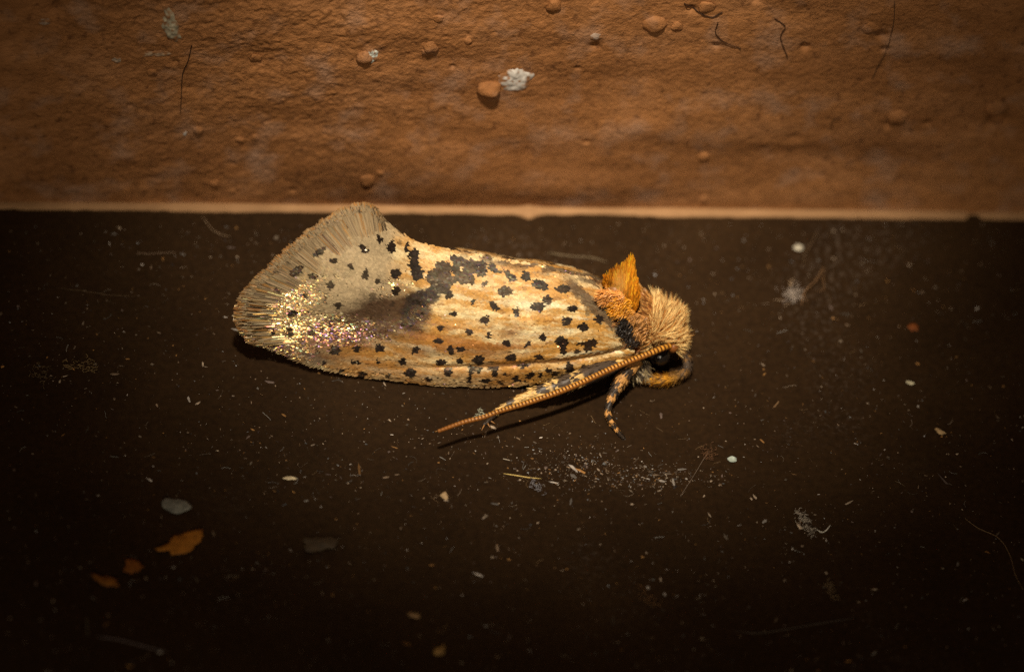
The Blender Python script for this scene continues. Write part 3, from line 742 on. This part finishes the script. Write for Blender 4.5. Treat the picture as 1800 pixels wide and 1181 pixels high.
pale = np.exp(-(((qa[:, 0] - 1088) / 9) ** 2 + ((qa[:, 1] - 518) / 24) ** 2)) * .9
tc = tc * (1 - pale)[:, None] + np.array([1.0, .62, .16])[None] * pale[:, None]
dk_ = (uu > .62) * .25; tc = np.clip(tc * (1 - dk_)[:, None] + lin((186, 100, 12))[None] * dk_[:, None], 0, .95)
o = mesh_obj('tuft_scales', V, F, M['hair'], tuft, rep(tc, 6)); o['kind'] = 'stuff'

# shoulder cover (tegula): pale orange scales below the tuft, black patch at the wing root
teg_V, teg_F, teg_C = [], [], []; toff = 0
def teg(cx, cy, rx, ry, n, ang, col, var, L=11, W=2.3, lift_mm=.05):
    global toff
    n = int(n * 2.2); L *= 1.1; W = min(W, 2.3)
    tt_ = rng.rand(n) * 2 * math.pi; rr_ = np.sqrt(rng.rand(n)) * (.75 + .5 * vnoise(np.cos(tt_) * 1.7 + cx, np.sin(tt_) * 1.7 + cy, 78))
    q = np.stack([cx + rx * rr_ * np.cos(tt_), cy + ry * rr_ * np.sin(tt_)], 1)
    sdep = tegd(q) - lift_mm - rng.uniform(0, .05, n)
    a_ = np.full(n, math.radians(ang)) + rng.normal(0, .45, n) + 1.2 * (vnoise(q[:, 0] / 11, q[:, 1] / 11, 77) - .5)
    P_ = at_depth(q[:, 0], q[:, 1], sdep); T_ = R * np.cos(a_)[:, None] - U * np.sin(a_)[:, None]
    V, F, k_ = hairs(P_, T_ * .9 - d * .22 + rng.normal(0, .3, P_.shape), T_ - d * .05 + rng.normal(0, .3, P_.shape), rng.uniform(.6, 1.15, n) * L / 72, rng.uniform(.7, 1.3, n) * W / 72 * .42)
    teg_V.append(V); teg_F.append(F + toff); toff += len(V)
    teg_C.append(rep(lin(col)[None] * rng.uniform(1 - var, 1 + var, n)[:, None], k_))
def tegd(q):
    return dmid(q, -.62) - .15 + .004 * np.abs(q[..., 0] - 1095)
teg(1074, 524, 22, 12, 330, 200, (226, 158, 82), .25)
teg(1090, 540, 18, 16, 380, 205, (232, 160, 40), .25)
teg(1100, 552, 15, 14, 260, 195, (226, 160, 66), .25)
teg(1103, 580, 11, 18, 260, 165, (40, 32, 27), .5, 11, 4.5, .24)
teg(1108, 592, 13, 13, 150, 190, (48, 37, 29), .5, 11, 4.5, .28)
teg(1116, 603, 10, 7, 120, 185, (44, 33, 25), .5, 8, 4.5, .34)
teg(1128, 575, 16, 22, 320, 170, (192, 138, 78), .3, 12, 1.8, .2)
ga, gb = np.meshgrid(np.linspace(0, 1, 12), np.linspace(0, 2 * math.pi, 24, endpoint=False), indexing='ij')
tq = np.stack([1096 + 30 * ga * np.cos(gb) + 14 * ga * np.sin(gb), 556 + 50 * ga * np.sin(gb) + 14 * ga * np.cos(gb)], -1)
tgv = at_depth(tq[..., 0], tq[..., 1], tegd(tq) + .02 + .35 * ga ** 2.5).reshape(-1, 3)
tegula = mesh_obj('tegula', tgv, grid_faces(12, 24, True), M['hair'], moth, np.broadcast_to(lin((150, 104, 58)), tgv.shape), smooth=True)
tegula['label'] = 'scaly shoulder cover, pale orange above and black at the wing root'
o = mesh_obj('tegula_scales', np.vstack(teg_V), np.vstack(teg_F), M['hair'], tegula, np.vstack(teg_C)); o['kind'] = 'stuff'

# antenna: ringed beads, golden with dark joints
AP = np.array([(1179, 608, 1.02), (1165, 612, 1.12), (1140, 622, 1.15), (1080, 646, 1.12), (1000, 682, 1.05), (930, 707, 1.0), (880, 722, .98), (850, 733, .95), (815, 742, .92), (770, 758, .90)])
def path(K, n): 
    q = resample(K, n); return onz(q[:, 0], q[:, 1], q[:, 2]), q
NS = 70; SUB = 6
P_, q_ = path(AP, NS * SUB + 1)
fr = np.arange(NS * SUB + 1) % SUB / SUB; al = np.linspace(0, 1, len(P_))
rad = np.interp(al, [0, .05, .5, .9, 1], [.068, .076, .074, .056, .042]) * (.93 + .10 * np.sin(fr * math.pi))
V, F = tube(P_, rad, 12)
T_, N_, B_ = frame_along(P_)
ring = (V.reshape(len(P_), 12, 3) - P_[:, None]) / rad[:, None, None]
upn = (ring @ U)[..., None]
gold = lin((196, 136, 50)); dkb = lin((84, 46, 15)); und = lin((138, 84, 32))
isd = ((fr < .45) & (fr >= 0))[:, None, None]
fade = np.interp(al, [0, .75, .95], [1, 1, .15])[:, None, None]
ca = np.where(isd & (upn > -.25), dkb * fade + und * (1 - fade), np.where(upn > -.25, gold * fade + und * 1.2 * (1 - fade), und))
ca = ca * (1 + .12 * rng.normal(size=(len(P_), 1, 1)))
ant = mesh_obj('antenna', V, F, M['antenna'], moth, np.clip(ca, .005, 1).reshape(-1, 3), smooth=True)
ant['label'] = 'thin ringed golden brown antenna swept back along the body'
sv, sf = lump(3, 4, .08)
scp = onz(np.array(1184.), np.array(612.), .95)
o = mesh_obj('antenna_base', sv * np.array([.12, .10, .13]) + scp, sf, M['hair'], ant, np.broadcast_to(lin((128, 76, 32)), sv.shape), smooth=True)

# limbs: a tube with short scales lying along it; colour by place on the limb
def limb(name, K, rads, colour, nsc, parent=None, L=.16, W=.06, shag=.25, label=None):
    P_, q_ = path(K, 60); rr_ = np.interp(np.linspace(0, 1, 60), np.linspace(0, 1, len(rads)), rads)
    V, F = tube(P_, rr_, 10); al_ = np.linspace(0, 1, 60)
    o_ = mesh_obj(name, V, F, M['hair'], parent or moth, rep(colour(al_, q_) * .8, 10), smooth=True)
    if label: o_['label'] = label
    s = rng.rand(nsc) ** .85 * .98; th = rng.rand(nsc) * 2 * math.pi
    T_, N_, B_ = frame_along(P_); ii = np.clip((s * 59).astype(int), 0, 59)
    rd = N_[ii] * np.cos(th)[:, None] + B_[ii] * np.sin(th)[:, None]
    C_ = np.stack([np.interp(s, al_, P_[:, k_]) for k_ in range(3)], 1) + rd * np.interp(s, al_, rr_)[:, None] * .97
    sz = np.interp(s, al_, rr_) / max(rads)
    V, F = scales(C_, T_[ii] + rng.normal(0, .12, C_.shape), rd, L * (.45 + .55 * sz) * rng.uniform(.7, 1.2, nsc), W * (.45 + .55 * sz), lift=rng.uniform(.05, shag, nsc))
    qq = np.stack([np.interp(s, al_, q_[:, k_]) for k_ in range(3)], 1)
    cc = colour(s, qq) * rng.uniform(.65, 1.25, nsc)[:, None]
    so = mesh_obj(name + '_scales', V, F, M['hair'], o_, rep(cc, 6)); so['kind'] = 'stuff'
    return o_
tan, dgr, crm = lin((206, 152, 88)), lin((66, 54, 44)), lin((226, 186, 118))
def c_fore(s, q):
    y = q[:, 1]; c = np.where((fbm(q[:, 0] / 9, y / 9, 51, 3) > .5)[:, None], tan * .75, dgr)
    for a_, b_ in ((692, 704), (721, 729), (737, 744), (751, 755)): c = np.where(((y > a_) & (y < b_))[:, None], tan, c)
    for a_, b_ in ((704, 721), (729, 737), (744, 751), (755, 790)): c = np.where(((y > a_) & (y < b_))[:, None], dgr * .8, c)
    return c
leg = limb('leg', np.array([(1122, 634, .75), (1104, 652, .70), (1090, 672, .58), (1076, 697, .38), (1070, 714, .24), (1069, 726, .16), (1075, 742, .10), (1085, 757, .06), (1097, 771, .045)]),
           [.15, .18, .155, .13, .085, .072, .062, .048, .03], c_fore, 700, label='short front leg, dark with pale rings, planted on the ledge')
def c_mid(s, q):
    k_ = fbm(q[:, 0] / 22, q[:, 1] / 16, 53, 3) > .40
    c = np.where(k_[:, None], crm, dgr * 1.6); x = q[:, 0]
    c = np.where(((x > 905) & (x < 950))[:, None], crm, c); c = np.where(((x > 878) & (x < 892))[:, None], crm, c); c = np.where((x < 872)[:, None], dgr, c)
    return c
leg2 = limb('leg', np.array([(1092, 636, .7), (1040, 657, .72), (985, 677, .66), (940, 692, .50), (905, 705, .36), (878, 720, .2), (860, 738, .09), (849, 747, .045)]),
            [.17, .21, .22, .19, .15, .095, .055, .03], c_mid, 800, label='cream and grey middle leg with spurs, lying beside the antenna')
def spur(a, b, r, col, parent):
    A_, B2 = onz(*[np.array(float(k_)) for k_ in a]), onz(*[np.array(float(k_)) for k_ in b])
    P2 = A_ + (B2 - A_) * np.linspace(0, 1, 8)[:, None]
    V, F = tube(P2, r * np.array([.6, .9, 1, .95, .8, .6, .35, .08]), 8)
    return mesh_obj('spur', V, F, M['hair'], parent, np.broadcast_to(lin(col), V.shape), smooth=True)
spur((972, 690, .62), (925, 682, .50), .085, (226, 190, 122), leg2)
spur((962, 696, .58), (914, 693, .42), .080, (222, 186, 116), leg2)
spur((908, 706, .38), (887, 711, .30), .055, (222, 180, 108), leg2)
for a_, b_ in (((860, 738, .08), (871, 745, .03)), ((853, 744, .06), (846, 757, .03)), ((856, 742, .06), (862, 752, .03))):
    spur(a_, b_, .02, (150, 104, 56), leg2)
spur((1080, 696, .36), (1066, 700, .25), .04, (206, 160, 98), leg)
# labial palp curling under the face
def c_palp(s, q):
    k_ = sstep(.35, .72, s)[:, None]
    c = dgr * 1.6 * (1 - k_) + lin((226, 160, 50)) * k_
    return np.where((vnoise(s * 60, q[:, 0] * .4, 81) > .62)[:, None], lin((150, 110, 62)), c)
limb('palp', np.array([(1196, 612, .62), (1207, 630, .50), (1206, 648, .36), (1192, 660, .26), (1168, 667, .22), (1134, 667, .22)]), [.08, .085, .09, .105, .11, .06], c_palp, 1300, L=.17, W=.026, shag=.75,
     label='golden bristly palp curling below the face')
# hairy underside between head and front leg
n = 360
tq2 = np.stack([rng.uniform(1098, 1140, n), rng.uniform(634, 664, n)], 1); zc = .42
Pq = onz(tq2[:, 0], tq2[:, 1], np.interp(tq2[:, 1], [634, 664], [.75, .35]))
V, F, k_ = hairs(Pq, np.array([.3, -.4, -.5]) + rng.normal(0, .3, (n, 3)), np.array([.5, -.2, -.8]) + rng.normal(0, .3, (n, 3)), rng.uniform(.12, .26, n), rng.uniform(.009, .014, n))
cc = np.where((rng.rand(n) < .45)[:, None], lin((170, 150, 112)), lin((70, 58, 46))) * rng.uniform(.6, 1.2, n)[:, None]
o = mesh_obj('breast_hair', V, F, M['hair'], body, rep(cc, k_)); o['kind'] = 'stuff'

# ------------------------------------------------------------------ dust and litter on the ledge
def specks(n, name, label):
    """irregular flattened crumbs, joined: nobody could count them"""
    X_ = rng.uniform(-30, 1830, n); Y_ = rng.uniform(392, 1185, n)
    cl_ = [(1000, 812, 50, 20, 420), (1150, 838, 60, 13, 420), (1060, 845, 70, 12, 200), (150, 650, 80, 40, 60), (480, 800, 60, 40, 60), (690, 800, 80, 40, 70), (900, 880, 60, 30, 40), (1600, 760, 60, 60, 40), (350, 770, 60, 25, 40), (1430, 915, 40, 22, 50), (820, 770, 60, 14, 60), (560, 1060, 200, 80, 50)]
    for cx, cy, sx, sy, m_ in cl_:
        X_ = np.r_[X_, rng.normal(cx, sx, m_)]; Y_ = np.r_[Y_, rng.normal(cy, sy, m_)]
    k_ = Y_ > 392; X_, Y_ = X_[k_], Y_[k_]; n = len(X_)
    P_ = onz(X_, Y_, 0); P_ = P_[(P_[:, 1] < -.35)]; n = len(P_)
    s = np.exp(rng.normal(math.log(.0085), .6, n)); s = np.minimum(s, .045)
    a_ = rng.rand(n) * math.pi; el = 1 + rng.rand(n) ** 4 * 3.5
    dx = np.stack([np.cos(a_), np.sin(a_), np.zeros(n)], 1); dy = np.stack([-np.sin(a_), np.cos(a_), np.zeros(n)], 1); up = np.array([0, 0, 1.])
    V = []
    for j in range(5):
        t = j / 5 * 2 * math.pi; j_ = rng.uniform(.6, 1.3, n)
        V.append(P_ + dx * (s * el * math.cos(t) * j_)[:, None] + dy * (s * math.sin(t) * j_)[:, None] + up * (.002 + s * rng.uniform(0, .5, n))[:, None])
    V.append(P_ + up * (s * rng.uniform(.5, 1.1, n))[:, None])
    V = np.stack(V, 1); b = (np.arange(n) * 6)[:, None]
    F = (b[:, :, None] + np.array([[j, (j + 1) % 5, 5] for j in range(5)])[None]).reshape(-1, 3)
    pal = lin(np.array([(150, 132, 112), (120, 100, 80), (170, 160, 150), (150, 108, 60), (100, 84, 76), (140, 140, 140)]))
    c = pal[rng.choice(6, n, p=[.3, .25, .12, .13, .15, .05])] * (.2 + 1.25 * rng.rand(n) ** 1.6)[:, None]
    o_ = mesh_obj(name, V.reshape(-1, 3), F, M['solid'], None, rep(c, 6)); o_['kind'] = 'stuff'
    tag(o_, label, 'dust')
specks(5600, 'dust', 'fine pale dust and crumbs scattered over the dark ledge')
# loose hair-thin lint
nf2 = 260; VV, FF, CC = [], [], []; of = 0
for i in range(nf2):
    cx, cy = rng.uniform(0, 1800), rng.uniform(410, 1170)
    if i % 3 == 0: cx, cy = rng.normal(900, 260), rng.normal(820, 50)
    a_ = rng.rand() * 6.28; ln = rng.uniform(5, 24); kq = rng.normal(0, .05)
    pts = []; x, y = cx, cy
    for j in range(6):
        pts.append((x, y)); x += math.cos(a_) * ln / 5; y += math.sin(a_) * ln / 5 * .75; a_ += kq * ln / 5 + rng.normal(0, .12)
    pts = np.array(pts); P_ = onz(pts[:, 0], pts[:, 1], .006 + .02 * rng.rand())
    if P_[:, 1].max() > -.4: continue
    V, F = tube(P_, rng.uniform(.002, .0048), 4)
    VV.append(V); FF += [tuple(k_ + of for k_ in f_) for f_ in F]; of += len(V)
    CC.append(np.broadcast_to(lin(random.choice([(170, 150, 128), (150, 120, 84), (190, 186, 178)])) * (.2 + .8 * rng.rand() ** 1.5), V.shape))
o = mesh_obj('lint', np.vstack(VV), FF, M['solid'], None, np.vstack(CC)); o['kind'] = 'stuff'
tag(o, 'short hair-thin bits of pale lint strewn on the dark ledge', 'lint')

def flake(name, px, py, hw, hh, ang, col, seed, label, cat, thick=.05, curl=.06):
    c = onz(np.array(float(px)), np.array(float(py)), 0); n1_, n2_ = 7, 26; V = []; C_ = []
    for lay_ in (0, 1):
        for i in range(n1_):
            for j in range(n2_):
                t = j / n2_ * 2 * math.pi; r = (i + .001) / (n1_ - 1)
                e = 1 + (1.5 if cat in ('flake', 'crumb') else .5) * (fbm(np.cos(t) * 2.1 + seed + 9, np.sin(t) * 2.1 + 9, seed, 5) - .45)
                x = r * e * math.cos(t) * hw / 72; y = r * e * math.sin(t) * hh / 72 / math.sin(TH)
                x, y = x * math.cos(ang) - y * math.sin(ang), x * math.sin(ang) + y * math.cos(ang)
                z = .008 + curl * abs(x) / (hw / 72) * r + .05 * fbm(x / .1 + 20, y / .1 + 20, seed + 2, 3) * .6
                z += (thick * (1 - r * r) if lay_ else 0)
                V.append((c[0] + x, c[1] + y, z)); C_.append(lin(col) * (.6 + .8 * fbm(x / .09 + 30, y / .09 + 30, seed + 5, 3)))
    f_ = grid_faces(n1_, n2_, True); nb_ = n1_ * n2_
    F = [t[::-1] for t in f_] + [tuple(k_ + nb_ for k_ in t) for t in f_]
    rim_ = [(n1_ - 1) * n2_ + j for j in range(n2_)]
    F += [(rim_[j], rim_[(j + 1) % n2_], rim_[(j + 1) % n2_] + nb_, rim_[j] + nb_) for j in range(n2_)]
    V = np.array(V); o_ = mesh_obj(name, V, F, M['solid'], None, np.array(C_), smooth=True, origin=(c[0], c[1], 0))
    return tag(o_, label, cat)
flake('husk', 309, 890, 25, 12, -.15, (120, 118, 108), 1, 'pale grey oval husk above the orange flakes', 'husk', .06)
flake('flake', 322, 957, 38, 15, .45, (168, 108, 36), 2, 'largest orange flake, just below the pale oval husk', 'flake', .05)
flake('flake', 234, 998, 17, 11, .6, (138, 82, 28), 3, 'small orange flake between two others', 'flake', .04)
flake('flake', 186, 1022, 19, 8, -.55, (132, 82, 26), 4, 'narrow orange flake, the one farthest from the oval husk', 'flake', .04)
flake('crumb', 562, 958, 26, 12, .2, (66, 52, 36), 5, 'dark brown crumb with ragged edges on the dim ledge', 'crumb', .12, .1)
flake('egg', 1287, 808, 8, 4.5, -.1, (205, 218, 205), 6, 'tiny pale green oval grain lying alone', 'grain', .09, 0)
flake('paint_chip', 1404, 436, 9, 6, -.1, (176, 168, 150), 7, 'blurred white chip on the ledge near the wall', 'chip', .05, 0)
flake('flake', 1606, 577, 8, 6, -.6, (120, 64, 24), 8, 'tiny orange brown flake by itself beyond the lint tangle', 'flake', .05, 0)
flake('crumb', 1600, 674, 7, 3, -.2, (190, 180, 150), 9, 'small cream crumb with a trail of specks below', 'crumb', .05, 0)
flake('crumb', 1651, 758, 10, 3.5, -.7, (176, 146, 104), 10, 'slim tan crumb slanting away from the moth', 'crumb', .05, 0)
flake('crumb', 782, 872, 6, 6, .3, (190, 160, 120), 11, 'small tan crumb in front of the antenna tip', 'crumb', .07, 0)
flake('crumb', 728, 1081, 10, 4, -.25, (140, 108, 72), 12, 'small brown sliver on the dim ledge far from the wall', 'crumb', .05, 0)
flake('crumb', 775, 1143, 10, 6, .5, (150, 116, 66), 13, 'blurred ochre crumb lying farthest from the wall', 'crumb', .06, 0)
flake('crumb', 510, 841, 10, 3, -.1, (205, 186, 150), 14, 'bright thin white crumb between antenna tip and grey husk', 'crumb', .04, 0)

def fibre(name, pts, r, col, label, cat, z=None, parent=None):
    pts = np.array(pts, float)
    zz_ = np.full(len(pts), .02) if z is None else np.array(z, float)
    q = resample(np.c_[pts, zz_], max(16, len(pts) * 8)); P_ = onz(q[:, 0], q[:, 1], q[:, 2])
    rr_ = r * np.interp(np.linspace(0, 1, len(P_)), [0, .15, .85, 1], [.4, 1, 1, .3]) * (.8 + .4 * vnoise(np.arange(len(P_)) * .7, np.zeros(len(P_)), 5))
    V, F = tube(P_, rr_, 5)
    if parent is None:
        o_ = mesh_obj(name, V, F, M['solid'], None, np.broadcast_to(lin(col), V.shape), smooth=True, origin=(P_[0][0], P_[0][1], 0))
        return tag(o_, label, cat)
    return mesh_obj(name, V, F, M['solid'], parent, np.broadcast_to(lin(col), V.shape), smooth=True)
fibre('straw', [(885, 832), (905, 835), (930, 839), (952, 841)], .013, (226, 196, 120), 'pale straw coloured fibre in front of the moth', 'fibre')
fibre('fibre', [(884, 806), (897, 809)], .010, (190, 176, 156), 'short straight pale fibre behind the straw coloured one', 'fibre')
s_ = fibre('strand', [(1205, 862), (1196, 872), (1218, 838), (1236, 808), (1247, 792)], .006, (130, 112, 96), 'long thin web strand slanting near the pale green grain', 'strand', [.02, .02, .03, .05, .04])
fibre('hair', [(1695, 910), (1720, 928), (1755, 945), (1775, 975), (1785, 1010), (1798, 1035)], .006, (150, 122, 90), 'long curved hair on the dark bare end of the ledge', 'hair')
fibre('hair', [(1505, 1085), (1440, 1095), (1370, 1107), (1330, 1112), (1290, 1108)], .010, (88, 76, 66), 'long faint grey hair on the dim ledge far from the wall', 'hair')
fibre('stem', [(170, 1118), (215, 1125), (260, 1137), (295, 1145)], .018, (96, 82, 80), 'faint grey stem lying far from the wall beyond the flakes', 'stem')
fibre('stem', [(152, 1082), (154, 1110), (155, 1118)], .016, (90, 82, 66), 'short faint stem beside the longer grey one', 'stem')
fibre('streak', [(962, 444), (1000, 450), (1040, 453), (1068, 461)], .018, (112, 96, 72), 'blurred pale fibre behind the moth, parallel to the wall', 'fibre')
fibre('fibre', [(240, 444), (262, 446), (300, 444), (312, 446)], .009, (120, 98, 78), 'thin horizontal fibre behind the tail side of the ledge', 'fibre')
fibre('fibre', [(355, 380), (372, 402), (388, 412), (406, 416)], .010, (130, 108, 84), 'curved fibre close to the wall and the moth tail', 'fibre')
fibre('fibre', [(100, 506), (150, 512), (190, 518), (240, 521)], .006, (96, 76, 52), 'long faint scratch-like fibre beyond the tail end', 'fibre')
fibre('hair', [(1362, 716), (1369, 705), (1358, 718)], .008, (150, 118, 84), 'tiny bent brown hair ahead of the front leg', 'hair')
# lint tangle beside the head: a knot of fine fibres and a branching wisp
tang = empty('lint_tangle', onz(np.array(1392.), np.array(523.), 0)); tag(tang, 'pale grey tangle of lint with loose ends, beyond the head', 'lint')
VV, FF, of = [], [], 0
for i in range(70):
    c0 = np.array([1394, 519]) + rng.normal(0, 1, 2) * [8, 6]; a_ = rng.rand() * 6.28
    pts = np.array([c0 + np.array([math.cos(a_ + .5 * j), math.sin(a_ + .5 * j)]) * j * rng.uniform(1.5, 3.0) for j in range(5)])
    V, F = tube(onz(pts[:, 0], pts[:, 1], rng.uniform(.01, .16, 5)), .0045, 4); VV.append(V); FF += [tuple(k_ + of for k_ in f_) for f_ in F]; of += len(V)
V = np.vstack(VV); o = mesh_obj('knot', V, FF, M['solid'], tang, np.broadcast_to(lin((186, 172, 160)), V.shape)); o['kind'] = 'stuff'
for pts in ([(1360, 527), (1380, 528)], [(1391, 506), (1388, 496), (1394, 490)], [(1389, 505), (1396, 488)], [(1378, 538), (1390, 532)]):
    fibre('wisp', pts, .006, (176, 150, 122), None, None, [.05] * len(pts), tang)
tw = empty('twig', onz(np.array(1410.), np.array(525.), 0)); tag(tw, 'brown branching wisp standing beside the lint tangle', 'wisp')
for pts in ([(1409, 538), (1412, 518), (1421, 505), (1432, 495), (1437, 488), (1448, 470)], [(1412, 518), (1419, 530)], [(1414, 514), (1408, 528)], [(1420, 506), (1424, 508)], [(1448, 470), (1447, 490), (1448, 508), (1436, 512)]):
    fibre('strand', pts, .009 if len(pts) > 5 else .006, (150, 112, 76), None, None, np.linspace(.03, .30, len(pts)) if len(pts) > 2 else [.06, .02], tw)
fibre('strand', [(1437, 402), (1430, 420), (1415, 448), (1412, 470)], .005, (120, 96, 70), 'fine brown thread hanging over the ledge near the white chip', 'thread', [.3, .3, .2, .05])
# curled white thread and fluff balls
def fluff(name, pts, n, spread, r, col, label):
    pts = np.array(pts, float); q = resample(pts, 40); VV, FF, of = [], [], 0
    for i in range(n):
        c0 = q[rng.randint(40)] + rng.normal(0, spread, 2); a_ = rng.rand() * 6.28; kq = rng.normal(0, .5)
        p_ = np.array([c0 + np.array([math.cos(a_ + kq * j), .7 * math.sin(a_ + kq * j)]) * j * rng.uniform(1, 2.4) for j in range(5)])
        V, F = tube(onz(p_[:, 0], p_[:, 1], rng.uniform(.008, .09, 5)), r, 4); VV.append(V); FF += [tuple(k_ + of for k_ in f_) for f_ in F]; of += len(V)
    V = np.vstack(VV); c = onz(np.array(pts[0, 0]), np.array(pts[0, 1]), 0)
    return tag(mesh_obj(name, V, FF, M['solid'], None, np.broadcast_to(lin(col), V.shape), origin=c), label, 'fluff')
fluff('fluff', [(1402, 897), (1412, 912), (1418, 928), (1428, 936)], 70, 4, .005, (178, 166, 150), 'white fluff curl on the dark ledge with a bright end')
fibre('thread', [(1436, 930), (1444, 935), (1452, 932), (1460, 922)], .012, (225, 220, 205), 'short bright curved thread beside the white fluff', 'thread')
fluff('fluff', [(1457, 1022), (1462, 1040), (1468, 1050)], 40, 4, .005, (130, 106, 78), 'small brown fluff far from the wall, past the white fluff')
fluff('fluff', [(1120, 1035), (1135, 1048), (1160, 1060)], 40, 6, .005, (120, 86, 54), 'loose rusty brown fluff on the ledge far from the wall')
fluff('fluff', [(1240, 792), (1252, 800)], 40, 5, .004, (128, 92, 64), 'small brown fluff at the end of the web strand')
fluff('fluff', [(935, 845), (945, 858), (950, 862)], 30, 3, .005, (150, 146, 150), 'bluish grey fluff hanging on the straw coloured fibre')
fluff('fluff', [(843, 722), (850, 728), (838, 732)], 22, 3, .005, (190, 190, 165), 'whitish fluff caught by the end of the antenna')
fluff('fluff', [(60, 645), (75, 655), (80, 665)], 40, 8, .004, (120, 100, 72), 'faint web fluff near the end of the ledge behind the tail')
fluff('fluff', [(110, 642), (140, 638), (165, 650)], 40, 6, .005, (150, 124, 84), 'pale web fluff beyond the tail end')

for o_ in bpy.data.objects:
    if '_o' in o_: del o_['_o']
